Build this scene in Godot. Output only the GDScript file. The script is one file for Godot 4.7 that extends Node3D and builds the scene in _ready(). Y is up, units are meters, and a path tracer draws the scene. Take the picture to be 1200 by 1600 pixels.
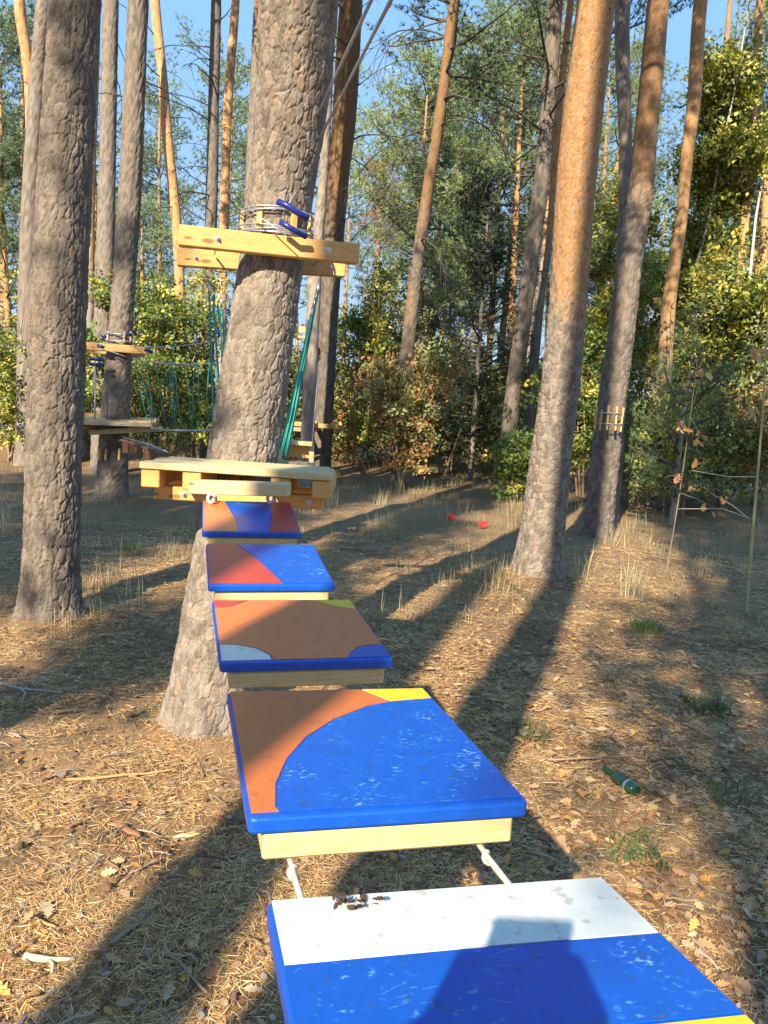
extends Node3D
# An adventure rope course in a pine wood, autumn sun from behind left.

const FOCAL := 1202.0            # focal length in pixels of the 1200x1600 photograph
const SUN_AZ := 19.5             # degrees right of straight ahead that shadows run
const SUN_EL := 33.0

var cam: Camera3D
var rng := RandomNumberGenerator.new()
var M := {}
var taken := {}
var n_low := FastNoiseLite.new()
var n_mid := FastNoiseLite.new()
var n_cell := FastNoiseLite.new()
var n_cellv := FastNoiseLite.new()
var n_fine := FastNoiseLite.new()
var branch_meshes := []
var spray_mesh: ArrayMesh
var sprig_mesh: ArrayMesh
var leaf_meshes := []


# ------------------------------------------------------------------ mesh builder
class MB:
	var v := PackedVector3Array()
	var c := PackedColorArray()
	var ix := PackedInt32Array()
	var tint := Color(1, 1, 1)

	func p(a: Vector3) -> int:
		v.append(a)
		c.append(tint)
		return v.size() - 1

	func tri(a: int, b: int, d: int) -> void:
		ix.append(a); ix.append(b); ix.append(d)

	func quad(a: int, b: int, d: int, e: int) -> void:   # clockwise seen from the front
		ix.append(a); ix.append(b); ix.append(d)
		ix.append(a); ix.append(d); ix.append(e)

	func face(pts: Array) -> void:                        # convex, clockwise seen from the front
		var s := v.size()
		for q in pts:
			p(q)
		for k in range(1, pts.size() - 1):
			tri(s, s + k, s + k + 1)

	func tube(path: Array, rad: Array, sides := 8, capped := true, twist := 0.0) -> void:
		var n := path.size()
		var start := v.size()
		var side := Vector3.ZERO
		for k in n:
			var d: Vector3 = (path[mini(k + 1, n - 1)] - path[maxi(k - 1, 0)]).normalized()
			if side == Vector3.ZERO:
				side = d.cross(Vector3.UP if absf(d.y) < 0.9 else Vector3.RIGHT).normalized()
			side = (side - d * side.dot(d)).normalized()
			var other := d.cross(side)
			for q in sides:
				var a := TAU * q / sides
				var r: float = rad[k]
				if twist != 0.0:
					r *= 1.0 + 0.2 * cos(3.0 * a + twist * k)
				p(path[k] + (side * cos(a) + other * sin(a)) * r)
		for k in n - 1:
			for q in sides:
				var a0 := start + k * sides + q
				var a1 := start + k * sides + (q + 1) % sides
				quad(a0, a0 + sides, a1 + sides, a1)
		if capped:
			var f := p(path[0])
			var l := p(path[n - 1])
			for q in sides:
				tri(f, start + q, start + (q + 1) % sides)
				tri(l, start + (n - 1) * sides + (q + 1) % sides, start + (n - 1) * sides + q)

	func box(size: Vector3, bevel := 0.004, xf := Transform3D()) -> void:
		var h := size / 2.0
		var b := minf(bevel, minf(h.x, minf(h.y, h.z)) * 0.45)
		var corner := func(sx, sy, sz, which):
			var q := Vector3(sx * h.x, sy * h.y, sz * h.z)
			if which != 0: q.x -= sx * b
			if which != 1: q.y -= sy * b
			if which != 2: q.z -= sz * b
			return xf * q
		var put := func(pts: Array, outward: Vector3):
			var nrm: Vector3 = (pts[0] - pts[2]).cross(pts[0] - pts[1])
			if nrm.dot(xf.basis * outward) < 0.0:
				pts.reverse()
			face(pts)
		for s in [-1.0, 1.0]:
			put.call([corner.call(s, -1, -1, 0), corner.call(s, 1, -1, 0), corner.call(s, 1, 1, 0), corner.call(s, -1, 1, 0)], Vector3(s, 0, 0))
			put.call([corner.call(-1, s, -1, 1), corner.call(1, s, -1, 1), corner.call(1, s, 1, 1), corner.call(-1, s, 1, 1)], Vector3(0, s, 0))
			put.call([corner.call(-1, -1, s, 2), corner.call(1, -1, s, 2), corner.call(1, 1, s, 2), corner.call(-1, 1, s, 2)], Vector3(0, 0, s))
			for t in [-1.0, 1.0]:
				put.call([corner.call(s, t, -1, 0), corner.call(s, t, 1, 0), corner.call(s, t, 1, 1), corner.call(s, t, -1, 1)], Vector3(s, t, 0))
				put.call([corner.call(s, -1, t, 0), corner.call(s, 1, t, 0), corner.call(s, 1, t, 2), corner.call(s, -1, t, 2)], Vector3(s, 0, t))
				put.call([corner.call(-1, s, t, 1), corner.call(1, s, t, 1), corner.call(1, s, t, 2), corner.call(-1, s, t, 2)], Vector3(0, s, t))
				for w in [-1.0, 1.0]:
					put.call([corner.call(s, t, w, 0), corner.call(s, t, w, 1), corner.call(s, t, w, 2)], Vector3(s, t, w))

	func slab(poly: PackedVector2Array, y0: float, y1: float, bevel := 0.0) -> void:   # poly in (x, z), extruded along y
		if Geometry2D.is_polygon_clockwise(poly):
			poly.reverse()
		var n := poly.size()
		var rows := [[y0, 0.0], [y1, 0.0]]
		if bevel > 0.0:
			rows = [[y0, bevel], [y0 + bevel * 0.3, bevel * 0.3], [y0 + bevel, 0.0], [y1 - bevel, 0.0], [y1 - bevel * 0.3, bevel * 0.3], [y1, bevel]]
		var mid := Vector2.ZERO
		for q in poly:
			mid += q / n
		var ring := func(row):
			var out := []
			for k in n:
				var e0: Vector2 = (poly[k] - poly[(k + n - 1) % n]).normalized()
				var e1: Vector2 = (poly[(k + 1) % n] - poly[k]).normalized()
				var inward := Vector2(-(e0.y + e1.y), e0.x + e1.x).normalized()
				if inward.dot(mid - poly[k]) < 0.0 and row[1] > 0.0:
					inward = -inward
				var q: Vector2 = poly[k] + inward * row[1]
				out.append(Vector3(q.x, row[0], q.y))
			return out
		var rings := []
		for row in rows:
			rings.append(ring.call(row))
		for r in rings.size() - 1:
			for k in n:
				var m := (k + 1) % n
				var pts := [rings[r][k], rings[r][m], rings[r + 1][m], rings[r + 1][k]]
				var nrm: Vector3 = (pts[0] - pts[2]).cross(pts[0] - pts[1])
				var e: Vector2 = poly[m] - poly[k]
				if nrm.dot(Vector3(e.y, 0, -e.x)) < 0.0:
					pts.reverse()
				face(pts)
		var t := Geometry2D.triangulate_polygon(poly)
		for top in [false, true]:
			var base: Array = rings[rings.size() - 1] if top else rings[0]
			for k in range(0, t.size(), 3):
				var pts := [base[t[k]], base[t[k + 1]], base[t[k + 2]]]
				var nrm: Vector3 = (pts[0] - pts[2]).cross(pts[0] - pts[1])
				if (nrm.y > 0.0) != top:
					pts.reverse()
				face(pts)

	func done(smooth := false) -> ArrayMesh:
		var a := []
		a.resize(Mesh.ARRAY_MAX)
		if smooth:
			a[Mesh.ARRAY_VERTEX] = v
			a[Mesh.ARRAY_COLOR] = c
			a[Mesh.ARRAY_INDEX] = ix
			var st := SurfaceTool.new()
			st.create_from_arrays(a)
			st.generate_normals()
			return st.commit()
		var vv := PackedVector3Array()
		var cc := PackedColorArray()
		var nn := PackedVector3Array()
		for k in range(0, ix.size(), 3):
			var q0 := v[ix[k]]
			var q1 := v[ix[k + 1]]
			var q2 := v[ix[k + 2]]
			var nrm := (q0 - q2).cross(q0 - q1).normalized()
			vv.append(q0); vv.append(q1); vv.append(q2)
			nn.append(nrm); nn.append(nrm); nn.append(nrm)
			cc.append(c[ix[k]]); cc.append(c[ix[k + 1]]); cc.append(c[ix[k + 2]])
		a[Mesh.ARRAY_VERTEX] = vv
		a[Mesh.ARRAY_NORMAL] = nn
		a[Mesh.ARRAY_COLOR] = cc
		var m := ArrayMesh.new()
		m.add_surface_from_arrays(Mesh.PRIMITIVE_TRIANGLES, a)
		return m


# ------------------------------------------------------------------ naming and placing
func numbered(called: String) -> String:
	if not taken.has(called):
		taken[called] = 0
		return called
	taken[called] += 1
	return "%s_%03d" % [called, taken[called]]

func tag(o: Node, label: String, category: String, group := "") -> void:
	o.set_meta("label", label)
	o.set_meta("category", category)
	if group:
		o.set_meta("group", group)

func thing(called: String, label: String, category: String, where := Vector3.ZERO, group := "") -> Node3D:
	var o := Node3D.new()
	o.name = numbered(called)
	add_child(o)
	o.position = where
	tag(o, label, category, group)
	return o

func part(called: String, mesh: Mesh, mat: Material, parent: Node3D, xf := Transform3D()) -> MeshInstance3D:
	var o := MeshInstance3D.new()
	o.name = numbered(called) if parent == self else called
	o.mesh = mesh
	o.material_override = mat
	parent.add_child(o, true)
	o.transform = xf
	return o

func many(called: String, mesh: Mesh, mat: Material, parent: Node3D, xfs: Array, cols := []) -> MultiMeshInstance3D:
	var mm := MultiMesh.new()
	mm.transform_format = MultiMesh.TRANSFORM_3D
	mm.use_colors = cols.size() > 0
	mm.mesh = mesh
	mm.instance_count = xfs.size()
	for k in xfs.size():
		mm.set_instance_transform(k, xfs[k])
		if cols.size() > 0:
			mm.set_instance_color(k, cols[k])
	var o := MultiMeshInstance3D.new()
	o.name = numbered(called) if parent == self else called
	o.multimesh = mm
	o.material_override = mat
	o.set_meta("kind", "stuff")
	parent.add_child(o, true)
	return o

func at(px: float, py: float, t: float) -> Vector3:      # the point seen at that pixel, t metres ahead of the lens
	return cam.transform * Vector3((px - 600.0) / FOCAL * t, -(py - 800.0) / FOCAL * t, -t)

func gh(x: float, z: float) -> float:
	var near := clampf(1.0 - Vector2(x, z + 4.0).length() / 60.0, 0.0, 1.0)
	var mound := 0.0
	for e in [Vector3(-0.92, -4.0, 0.07), Vector3(-2.57, -5.86, 0.08), Vector3(1.70, -8.25, 0.08), Vector3(3.2, -11.4, 0.07), Vector3(-4.53, -12.63, 0.06)]:
		var d2: float = (x - e.x) * (x - e.x) + (z - e.y) * (z - e.y)
		if d2 < 1.5:
			mound += e.z * exp(-d2 / 0.13)
	return mound + n_low.get_noise_2d(x * 12.0, z * 12.0) * 0.07 + n_low.get_noise_2d(x * 60.0 + 50.0, z * 60.0) * 0.035 * near

func on_ground(px: float, py: float) -> Vector3:
	var o := cam.position
	var d := at(px, py, 1.0) - o
	var q := o + d * (-o.y / minf(d.y, -0.001))
	for k in 3:
		q = o + d * ((gh(q.x, q.z) - o.y) / minf(d.y, -0.001))
	return q

func depth_of(q: Vector3) -> float:
	return -(cam.transform.affine_inverse() * q).z

func between(a: Vector3, b: Vector3, up := Vector3.UP) -> Transform3D:   # x axis runs from a to b, centred
	var x := (b - a).normalized()
	var z := x.cross(up).normalized()
	var y := z.cross(x).normalized()
	return Transform3D(Basis(x, y, z), (a + b) / 2.0)

func beam(called: String, a: Vector3, b: Vector3, h: float, w: float, mat: Material, parent: Node3D, bevel := 0.005, up := Vector3.UP) -> MeshInstance3D:
	var m := MB.new()
	m.box(Vector3(a.distance_to(b), h, w), bevel)
	return part(called, m.done(), mat, parent, between(a, b, up))

func cord(called: String, pts: Array, r: float, mat: Material, parent: Node3D, sides := 6, twist := 0.0) -> MeshInstance3D:
	var m := MB.new()
	var rad := []
	for q in pts:
		rad.append(r)
	m.tube(pts, rad, sides, true, twist)
	return part(called, m.done(true), mat, parent)

func sag(a: Vector3, b: Vector3, drop: float, n := 10) -> Array:
	var out := []
	for k in n + 1:
		var t := float(k) / n
		out.append(a.lerp(b, t) - Vector3(0, drop * 4.0 * t * (1.0 - t), 0))
	return out

func srgb(r: float, g: float, b: float) -> Color:         # from linear values
	return Color(r, g, b).linear_to_srgb()


# ------------------------------------------------------------------ materials
func needle_textures() -> Array:
	var n := 1024
	var img := PackedByteArray()
	img.resize(n * n * 3)
	var hgt := PackedByteArray()
	hgt.resize(n * n)
	var soil := [srgb(0.085, 0.052, 0.032), srgb(0.14, 0.085, 0.05)]
	var fn := FastNoiseLite.new()
	fn.seed = 5
	fn.frequency = 0.02
	for y in n:
		for x in n:
			var q := (y * n + x)
			var w := 0.5 if (x + y) % 3 == 0 else 0.2
			var cc: Color = soil[0].lerp(soil[1], w)
			img[q * 3] = int(cc.r * 255); img[q * 3 + 1] = int(cc.g * 255); img[q * 3 + 2] = int(cc.b * 255)
	var pal := [srgb(0.60, 0.38, 0.16), srgb(0.48, 0.27, 0.105), srgb(0.34, 0.175, 0.07), srgb(0.19, 0.095, 0.046), srgb(0.52, 0.37, 0.20), srgb(0.66, 0.46, 0.22), srgb(0.40, 0.22, 0.095)]
	for k in 22000:
		var x := rng.randf() * n
		var y := rng.randf() * n
		var a := rng.randf() * TAU
		var bend := rng.randf_range(-0.012, 0.012)
		var len := int(rng.randf_range(26, 66))
		var cc: Color = pal[rng.randi() % pal.size()]
		cc = cc.darkened(rng.randf() * 0.25)
		var r8 := int(cc.r * 255)
		var g8 := int(cc.g * 255)
		var b8 := int(cc.b * 255)
		var hh := int(60 + 190.0 * k / 22000.0)
		for s in len:
			var xi := posmod(int(x), n)
			var yi := posmod(int(y), n)
			var q := yi * n + xi
			img[q * 3] = r8; img[q * 3 + 1] = g8; img[q * 3 + 2] = b8
			hgt[q] = hh
			x += cos(a)
			y += sin(a)
			a += bend
	var t1 := ImageTexture.create_from_image(Image.create_from_data(n, n, false, Image.FORMAT_RGB8, img))
	var t2 := ImageTexture.create_from_image(Image.create_from_data(n, n, false, Image.FORMAT_L8, hgt))
	return [t1, t2]

func wood_texture(light: Color, dark: Color, sd: int) -> ImageTexture:     # grain runs along x
	var n := 384
	var img := Image.create_empty(n, n, false, Image.FORMAT_RGB8)
	var fn := FastNoiseLite.new()
	fn.seed = sd
	fn.frequency = 0.012
	var f2 := FastNoiseLite.new()
	f2.seed = sd + 9
	f2.frequency = 0.11
	for y in n:
		for x in n:
			var w := fn.get_noise_2d(x * 0.35, y * 1.6) * 4.0 + y * 0.085
			var g := 0.5 + 0.5 * sin(w * 3.0)
			g = pow(g, 2.4) * 0.75
			var fine := f2.get_noise_2d(x * 0.06, y * 4.0) * 0.3
			var blot := f2.get_noise_2d(x * 0.09 + 400.0, y * 0.14) * 0.35
			img.set_pixel(x, y, light.lerp(dark, clampf(g * 0.8 + fine + blot, 0.0, 1.0)))
	for k in 7:                                            # knots
		var kx := rng.randi() % n
		var ky := rng.randi() % n
		var rx := rng.randf_range(6.0, 12.0)
		var ry := rng.randf_range(10.0, 22.0)
		for dy in range(-24, 25):
			for dx in range(-16, 17):
				var q := Vector2(dx / rx, dy / ry).length()
				if q < 1.2:
					var p := Vector2i(posmod(kx + dx, n), posmod(ky + dy, n))
					var w := smoothstep(1.2, 0.55, q) * (0.75 + 0.25 * sin(q * 18.0))
					img.set_pixelv(p, img.get_pixelv(p).lerp(Color(dark.r * 0.5, dark.g * 0.42, dark.b * 0.36), w * 0.8))
	for k in 26:                                           # drying checks along the grain
		var x := rng.randi() % n
		var y := float(rng.randi() % n)
		for q in rng.randi_range(20, 150):
			var p := Vector2i(posmod(x + q, n), posmod(int(y), n))
			img.set_pixelv(p, img.get_pixelv(p).lerp(Color(dark.r * 0.4, dark.g * 0.36, dark.b * 0.32), rng.randf_range(0.2, 0.6)))
			y += rng.randf_range(-0.12, 0.12)
	return ImageTexture.create_from_image(img)

func wood(light: Color, dark: Color, sd: int, rough := 0.62) -> StandardMaterial3D:
	var m := StandardMaterial3D.new()
	m.albedo_texture = wood_texture(light, dark, sd)
	m.uv1_triplanar = true
	m.uv1_scale = Vector3(0.9, 3.4, 3.4)
	m.roughness = rough
	return m

func paint(base: Color, scuff: Color, amount: float, sd: int, rough := 0.36) -> StandardMaterial3D:
	var n := 512
	var img := Image.create_empty(n, n, false, Image.FORMAT_RGB8)
	var fn := FastNoiseLite.new()
	fn.seed = sd
	fn.frequency = 0.09
	fn.fractal_octaves = 4
	var big := FastNoiseLite.new()
	big.seed = sd + 3
	big.frequency = 0.006
	for y in n:
		for x in n:
			var a := fn.get_noise_2d(x * 0.55, y) + big.get_noise_2d(x, y) * 0.35
			var s := smoothstep(0.2, 0.8, a + 0.25 * big.get_noise_2d(x * 2.0 + 90.0, y * 2.0)) * amount * smoothstep(-0.25, 0.45, big.get_noise_2d(x * 1.3 + 300.0, y * 1.3))
			var tone := 1.0 + 0.05 * big.get_noise_2d(x * 3.0, y * 3.0)
			var cc := Color(base.r * tone, base.g * tone, base.b * tone).lerp(scuff, clampf(s, 0.0, 1.0))
			var dirt := smoothstep(0.3, 0.62, fn.get_noise_2d(x * 0.3 + 500.0, y * 0.3) + big.get_noise_2d(x * 2.0, y * 2.0) * 0.3)
			img.set_pixel(x, y, cc.lerp(Color(0.36, 0.29, 0.22), dirt * 0.22))
	for k in int(110 * amount) + 8:                        # scratches and chips
		var x := rng.randf() * n
		var y := rng.randf() * n
		var a := rng.randf_range(-0.5, 0.5) if rng.randf() < 0.7 else rng.randf() * TAU
		var len := int(rng.randf_range(2, 26))
		for s in len:
			var q := Vector2i(posmod(int(x), n), posmod(int(y), n))
			img.set_pixelv(q, img.get_pixelv(q).lerp(scuff, rng.randf_range(0.2, 0.75)))
			x += cos(a)
			y += sin(a)
	var m := StandardMaterial3D.new()
	m.albedo_texture = ImageTexture.create_from_image(img)
	m.uv1_triplanar = true
	m.uv1_scale = Vector3(2.1, 2.1, 2.1)
	m.roughness = rough
	return m

func plain(col: Color, rough := 0.7, metal := 0.0) -> StandardMaterial3D:
	var m := StandardMaterial3D.new()
	m.albedo_color = col
	m.roughness = rough
	m.metallic = metal
	return m

func tinted(rough := 0.8, back := 0.0) -> StandardMaterial3D:
	var m := StandardMaterial3D.new()
	m.vertex_color_use_as_albedo = true
	m.roughness = rough
	if back > 0.0:
		m.backlight_enabled = true
		m.backlight = Color(back, back, back * 0.75)
	return m

func make_materials() -> void:
	var nt := needle_textures()
	var g := tinted(0.95)
	g.albedo_texture = nt[0]
	g.uv1_triplanar = true
	g.uv1_world_triplanar = true
	g.uv1_scale = Vector3(1.05, 1.05, 1.05)
	M.ground = g
	var gn := NoiseTexture2D.new()
	var gf := FastNoiseLite.new()
	gf.seed = 21
	gf.frequency = 0.03
	gf.fractal_octaves = 5
	gn.noise = gf
	gn.seamless = true
	gn.width = 512
	gn.height = 512
	var gr := Gradient.new()
	gr.set_color(0, Color(0.62, 0.60, 0.58))
	gr.set_color(1, Color(1, 1, 1))
	gn.color_ramp = gr
	var b := tinted(0.92)
	b.albedo_texture = gn
	b.uv1_triplanar = true
	b.uv1_scale = Vector3(7.0, 3.2, 7.0)
	b.heightmap_enabled = true
	b.heightmap_texture = gn
	b.heightmap_scale = 0.25
	M.bark = b
	M.bark_far = tinted(0.92)
	M.branch = plain(srgb(0.085, 0.07, 0.06), 0.9)
	M.needles = tinted(0.6, 0.35)
	M.leaves = tinted(0.5, 0.6)
	M.litter = tinted(0.75, 0.25)
	M.straw = tinted(0.7, 0.2)
	M.twig = plain(srgb(0.30, 0.21, 0.14), 0.85)
	M.twig_orange = plain(srgb(0.46, 0.26, 0.11), 0.8)
	M.twig_pale = plain(srgb(0.42, 0.37, 0.29), 0.8)
	M.wood = wood(srgb(0.64, 0.37, 0.125), srgb(0.52, 0.26, 0.075), 3)
	M.wood_pale = wood(srgb(0.62, 0.50, 0.27), srgb(0.50, 0.37, 0.17), 7)
	M.wood_grey = wood(srgb(0.42, 0.34, 0.23), srgb(0.30, 0.23, 0.15), 11)
	M.wood_red = wood(srgb(0.30, 0.14, 0.075), srgb(0.22, 0.095, 0.05), 13)
	M.blue = paint(srgb(0.005, 0.09, 0.47), srgb(0.34, 0.50, 0.76), 0.95, 31)
	M.blue_edge = paint(srgb(0.004, 0.08, 0.48), srgb(0.20, 0.32, 0.6), 0.25, 32)
	M.white = paint(srgb(0.66, 0.68, 0.645), srgb(0.55, 0.54, 0.48), 0.22, 33)
	M.orange = paint(srgb(0.54, 0.15, 0.045), srgb(0.38, 0.12, 0.05), 0.25, 34)
	M.yellow = paint(srgb(0.80, 0.55, 0.03), srgb(0.5, 0.36, 0.1), 0.25, 35)
	M.amber = paint(srgb(0.64, 0.18, 0.06), srgb(0.5, 0.26, 0.08), 0.25, 36)
	M.red = paint(srgb(0.44, 0.055, 0.045), srgb(0.7, 0.4, 0.36), 0.25, 37)
	M.steel = plain(srgb(0.55, 0.56, 0.57), 0.38, 0.85)
	M.cable = plain(srgb(0.40, 0.41, 0.44), 0.45, 0.6)
	M.sleeve = plain(srgb(0.012, 0.022, 0.20), 0.35)
	M.rope_white = plain(srgb(0.44, 0.43, 0.39), 0.9)
	M.rope_green = plain(srgb(0.03, 0.29, 0.23), 0.7)
	M.soil = plain(srgb(0.06, 0.032, 0.018), 0.95)


# ------------------------------------------------------------------ trees
func smooth_path(pts: Array, n: int) -> Array:           # Catmull-Rom through [Vector3, radius] rows
	var out := []
	var m := pts.size()
	for k in n:
		var t := float(k) / (n - 1) * (m - 1)
		var s := mini(int(t), m - 2)
		var w := t - s
		var p0: Array = pts[maxi(s - 1, 0)]
		var p1: Array = pts[s]
		var p2: Array = pts[s + 1]
		var p3: Array = pts[mini(s + 2, m - 1)]
		var q: Vector3 = p1[0].cubic_interpolate(p2[0], p0[0], p3[0], w)
		out.append([q, cubic_interpolate(p1[1], p2[1], p0[1], p3[1], w)])
	return out

# o: nu, nv, plate (m), amp (m), orange (height where orange bark takes over), blend (m), tone, flare
func bark_mesh(rows: Array, o: Dictionary) -> ArrayMesh:
	var nu: int = o.nu
	var nv: int = o.nv
	var path := smooth_path(rows, nv)
	var v := PackedVector3Array()
	var c := PackedColorArray()
	var ix := PackedInt32Array()
	v.resize(nu * nv)
	c.resize(nu * nv)
	var k := 1.0 / float(o.plate)
	var amp: float = o.amp
	var off: float = o.get("off", 0.0)
	var stretch: float = o.get("stretch", 0.5)
	var tone: float = o.get("tone", 1.0)
	var base_y: float = rows[0][0].y
	var grey_a := Color(0.185, 0.148, 0.122)
	var grey_b := Color(0.45, 0.385, 0.325)
	var red_b := Color(0.40, 0.27, 0.195)
	var or_a := Color(0.43, 0.215, 0.09)
	var or_b := Color(0.60, 0.35, 0.155)
	var i := 0
	var cs := PackedFloat32Array()
	var sn := PackedFloat32Array()
	for q in nu:
		cs.append(cos(TAU * q / nu))
		sn.append(sin(TAU * q / nu))
	for j in nv:
		var ctr: Vector3 = path[j][0]
		var r: float = path[j][1]
		var y := ctr.y
		var flare: float = o.get("flare", 0.0) * exp(-(y - base_y) * 5.0)
		for q in nu:
			var px := cs[q] * r * k
			var pz := sn[q] * r * k
			var py := y * k * stretch + off
			var wx := n_mid.get_noise_3d(px * 9.0, py * 9.0, pz * 9.0)
			var wy := n_mid.get_noise_3d(px * 9.0 + 70.0, py * 9.0, pz * 9.0)
			px += wx * 0.55
			pz += wy * 0.55
			var d := n_cell.get_noise_3d(px, py, pz) + 1.0
			var cv := n_cellv.get_noise_3d(px, py, pz)
			var big := n_low.get_noise_3d(cs[q] * 30.0, y * 22.0 + off * 5.0, sn[q] * 30.0)
			var og := smoothstep(-0.5, 0.5, (y - o.orange) / o.blend + big * 1.5 + wy * 1.1)
			var e := smoothstep(0.0, 0.15, d)
			var lay := (n_mid.get_noise_3d(px * 16.0 + 31.0, py * 16.0, pz * 16.0) * 0.5 + 0.5 + cv * 0.12) * 6.0
			var lf := floorf(lay)
			var terr := (lf + smoothstep(0.38, 0.62, lay - lf)) / 6.0
			var h := amp * lerpf(1.0, 0.35, og) * (e * (1.0 + cv * 0.22) + terr * 0.75 - 0.5)
			var rr := r + h - amp * 0.4 + flare * (1.0 + 0.45 * sin(q * TAU / nu * 5.0 + off))
			v[i] = Vector3(ctr.x + cs[q] * rr, y, ctr.z + sn[q] * rr)
			var cv2 := fposmod(lf * 0.37 + cv * 3.0, 1.0) * 2.0 - 1.0
			var g := grey_a.lerp(grey_b, clampf(0.5 + cv * 0.3 + cv2 * 0.22 + wy * 0.6, 0.0, 1.0))
			g = g.lerp(red_b, clampf(smoothstep(0.25, 0.75, wx + cv * 0.5 + big * 0.5) * 0.7, 0.0, 1.0))
			var oc := or_a.lerp(or_b, clampf(0.5 + cv2 * 0.4 + wx * 0.6, 0.0, 1.0)).lerp(grey_b, smoothstep(0.15, 0.6, wy + big * 0.5) * 0.45)
			oc = oc.lerp(Color(0.16, 0.09, 0.055), smoothstep(0.28, 0.5, n_mid.get_noise_3d(px * 22.0, py * 30.0, pz * 22.0 + 40.0)) * 0.8)
			var cc := g.lerp(oc, og)
			c[i] = Color(cc.r * tone, cc.g * tone, cc.b * tone)
			i += 1
	for j in nv - 1:
		for q in nu:
			var a0 := j * nu + q
			var a1 := j * nu + (q + 1) % nu
			ix.append(a0); ix.append(a1); ix.append(a0 + nu)
			ix.append(a1); ix.append(a1 + nu); ix.append(a0 + nu)
	var a := []
	a.resize(Mesh.ARRAY_MAX)
	a[Mesh.ARRAY_VERTEX] = v
	a[Mesh.ARRAY_COLOR] = c
	a[Mesh.ARRAY_INDEX] = ix
	var st := SurfaceTool.new()
	st.create_from_arrays(a)
	st.generate_normals()
	return st.commit()

func dead_branch(sd: int, len: float) -> ArrayMesh:       # grows along +x, droops, with side twigs
	var r := RandomNumberGenerator.new()
	r.seed = sd
	var m := MB.new()
	var pts := []
	var rad := []
	var q := Vector3.ZERO
	var d := Vector3(1, r.randf_range(0.0, 0.5), r.randf_range(-0.2, 0.2)).normalized()
	var n := 10
	for k in n:
		pts.append(q)
		rad.append(lerpf(0.016, 0.004, float(k) / (n - 1)))
		q += d * len / n
		d = (d + Vector3(r.randf_range(-0.1, 0.1), r.randf_range(-0.22, 0.08), r.randf_range(-0.18, 0.18))).normalized()
	m.tube(pts, rad, 5)
	for t in r.randi_range(3, 7):
		var s := r.randi_range(3, n - 1)
		var tp := []
		var tr := []
		var tq: Vector3 = pts[s]
		var td := (d + Vector3(r.randf_range(-0.7, 0.7), r.randf_range(-0.8, 0.6), r.randf_range(-0.9, 0.9))).normalized()
		var tl := len * r.randf_range(0.12, 0.4)
		for k in 5:
			tp.append(tq)
			tr.append(lerpf(0.007, 0.003, k / 4.0))
			tq += td * tl / 5.0
			td = (td + Vector3(r.randf_range(-0.25, 0.25), r.randf_range(-0.35, 0.1), r.randf_range(-0.25, 0.25))).normalized()
		m.tube(tp, tr, 4)
	return m.done(true)

func make_spray() -> ArrayMesh:                            # a pine shoot with tufts of needles, grows along +x, 0.5 m
	var r := RandomNumberGenerator.new()
	r.seed = 77
	var m := MB.new()
	m.tint = Color(0.6, 0.45, 0.35)
	m.tube([Vector3.ZERO, Vector3(0.25, 0.02, 0), Vector3(0.5, 0.06, 0)], [0.006, 0.005, 0.003], 4)
	var heads := [Vector3(0.5, 0.06, 0), Vector3(0.36, 0.08, 0.12), Vector3(0.34, 0.06, -0.13), Vector3(0.22, 0.05, 0.1), Vector3(0.2, 0.05, -0.1), Vector3(0.42, 0.02, 0.02), Vector3(0.12, 0.02, 0.03)]
	for h in heads:
		for k in 17:
			var dir := Vector3(r.randf_range(-0.25, 1.0), r.randf_range(-0.5, 0.9), r.randf_range(-0.9, 0.9)).normalized()
			var side := dir.cross(Vector3(r.randf_range(-1, 1), r.randf_range(-1, 1), r.randf_range(-1, 1))).normalized()
			var l := r.randf_range(0.08, 0.14)
			var w := r.randf_range(0.75, 1.2)
			m.tint = Color(w, w, w)
			var b: Vector3 = h - dir * 0.01
			var s := m.p(b + side * 0.0055)
			m.p(b - side * 0.0055)
			m.p(b + dir * l)
			m.tri(s, s + 1, s + 2)
	return m.done()

func make_sprig(leaf_len: float, leaf_w: float, count: int, sd: int) -> ArrayMesh:   # leafy twig along +x, 0.4 m
	var r := RandomNumberGenerator.new()
	r.seed = sd
	var m := MB.new()
	m.tint = Color(0.5, 0.4, 0.3)
	m.tube([Vector3.ZERO, Vector3(0.2, 0.02, 0.01), Vector3(0.4, 0.0, 0)], [0.004, 0.003, 0.002], 4)
	for k in count:
		var t := (k + 0.5) / count
		var b := Vector3(0.4 * t, 0.02, 0) + Vector3(r.randf_range(-0.02, 0.02), r.randf_range(-0.05, 0.05), r.randf_range(-0.08, 0.08))
		var dir := Vector3(r.randf_range(0.0, 1.0), r.randf_range(-0.8, 0.3), (1.0 if k % 2 == 0 else -1.0) * r.randf_range(0.3, 1.0)).normalized()
		var side := dir.cross(Vector3(r.randf_range(-0.5, 0.5), 1, r.randf_range(-0.5, 0.5))).normalized()
		var up := side.cross(dir)
		var l := leaf_len * r.randf_range(0.7, 1.25)
		var w := leaf_w * r.randf_range(0.8, 1.2)
		var tn := r.randf_range(0.7, 1.25)
		m.tint = Color(tn, tn, tn * r.randf_range(0.8, 1.1))
		var s := m.p(b)
		m.p(b + dir * l * 0.45 + side * w + up * w * 0.25)
		m.p(b + dir * l)
		m.p(b + dir * l * 0.45 - side * w + up * w * 0.25)
		m.tri(s, s + 1, s + 2)
		m.tri(s, s + 2, s + 3)
	return m.done()

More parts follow.
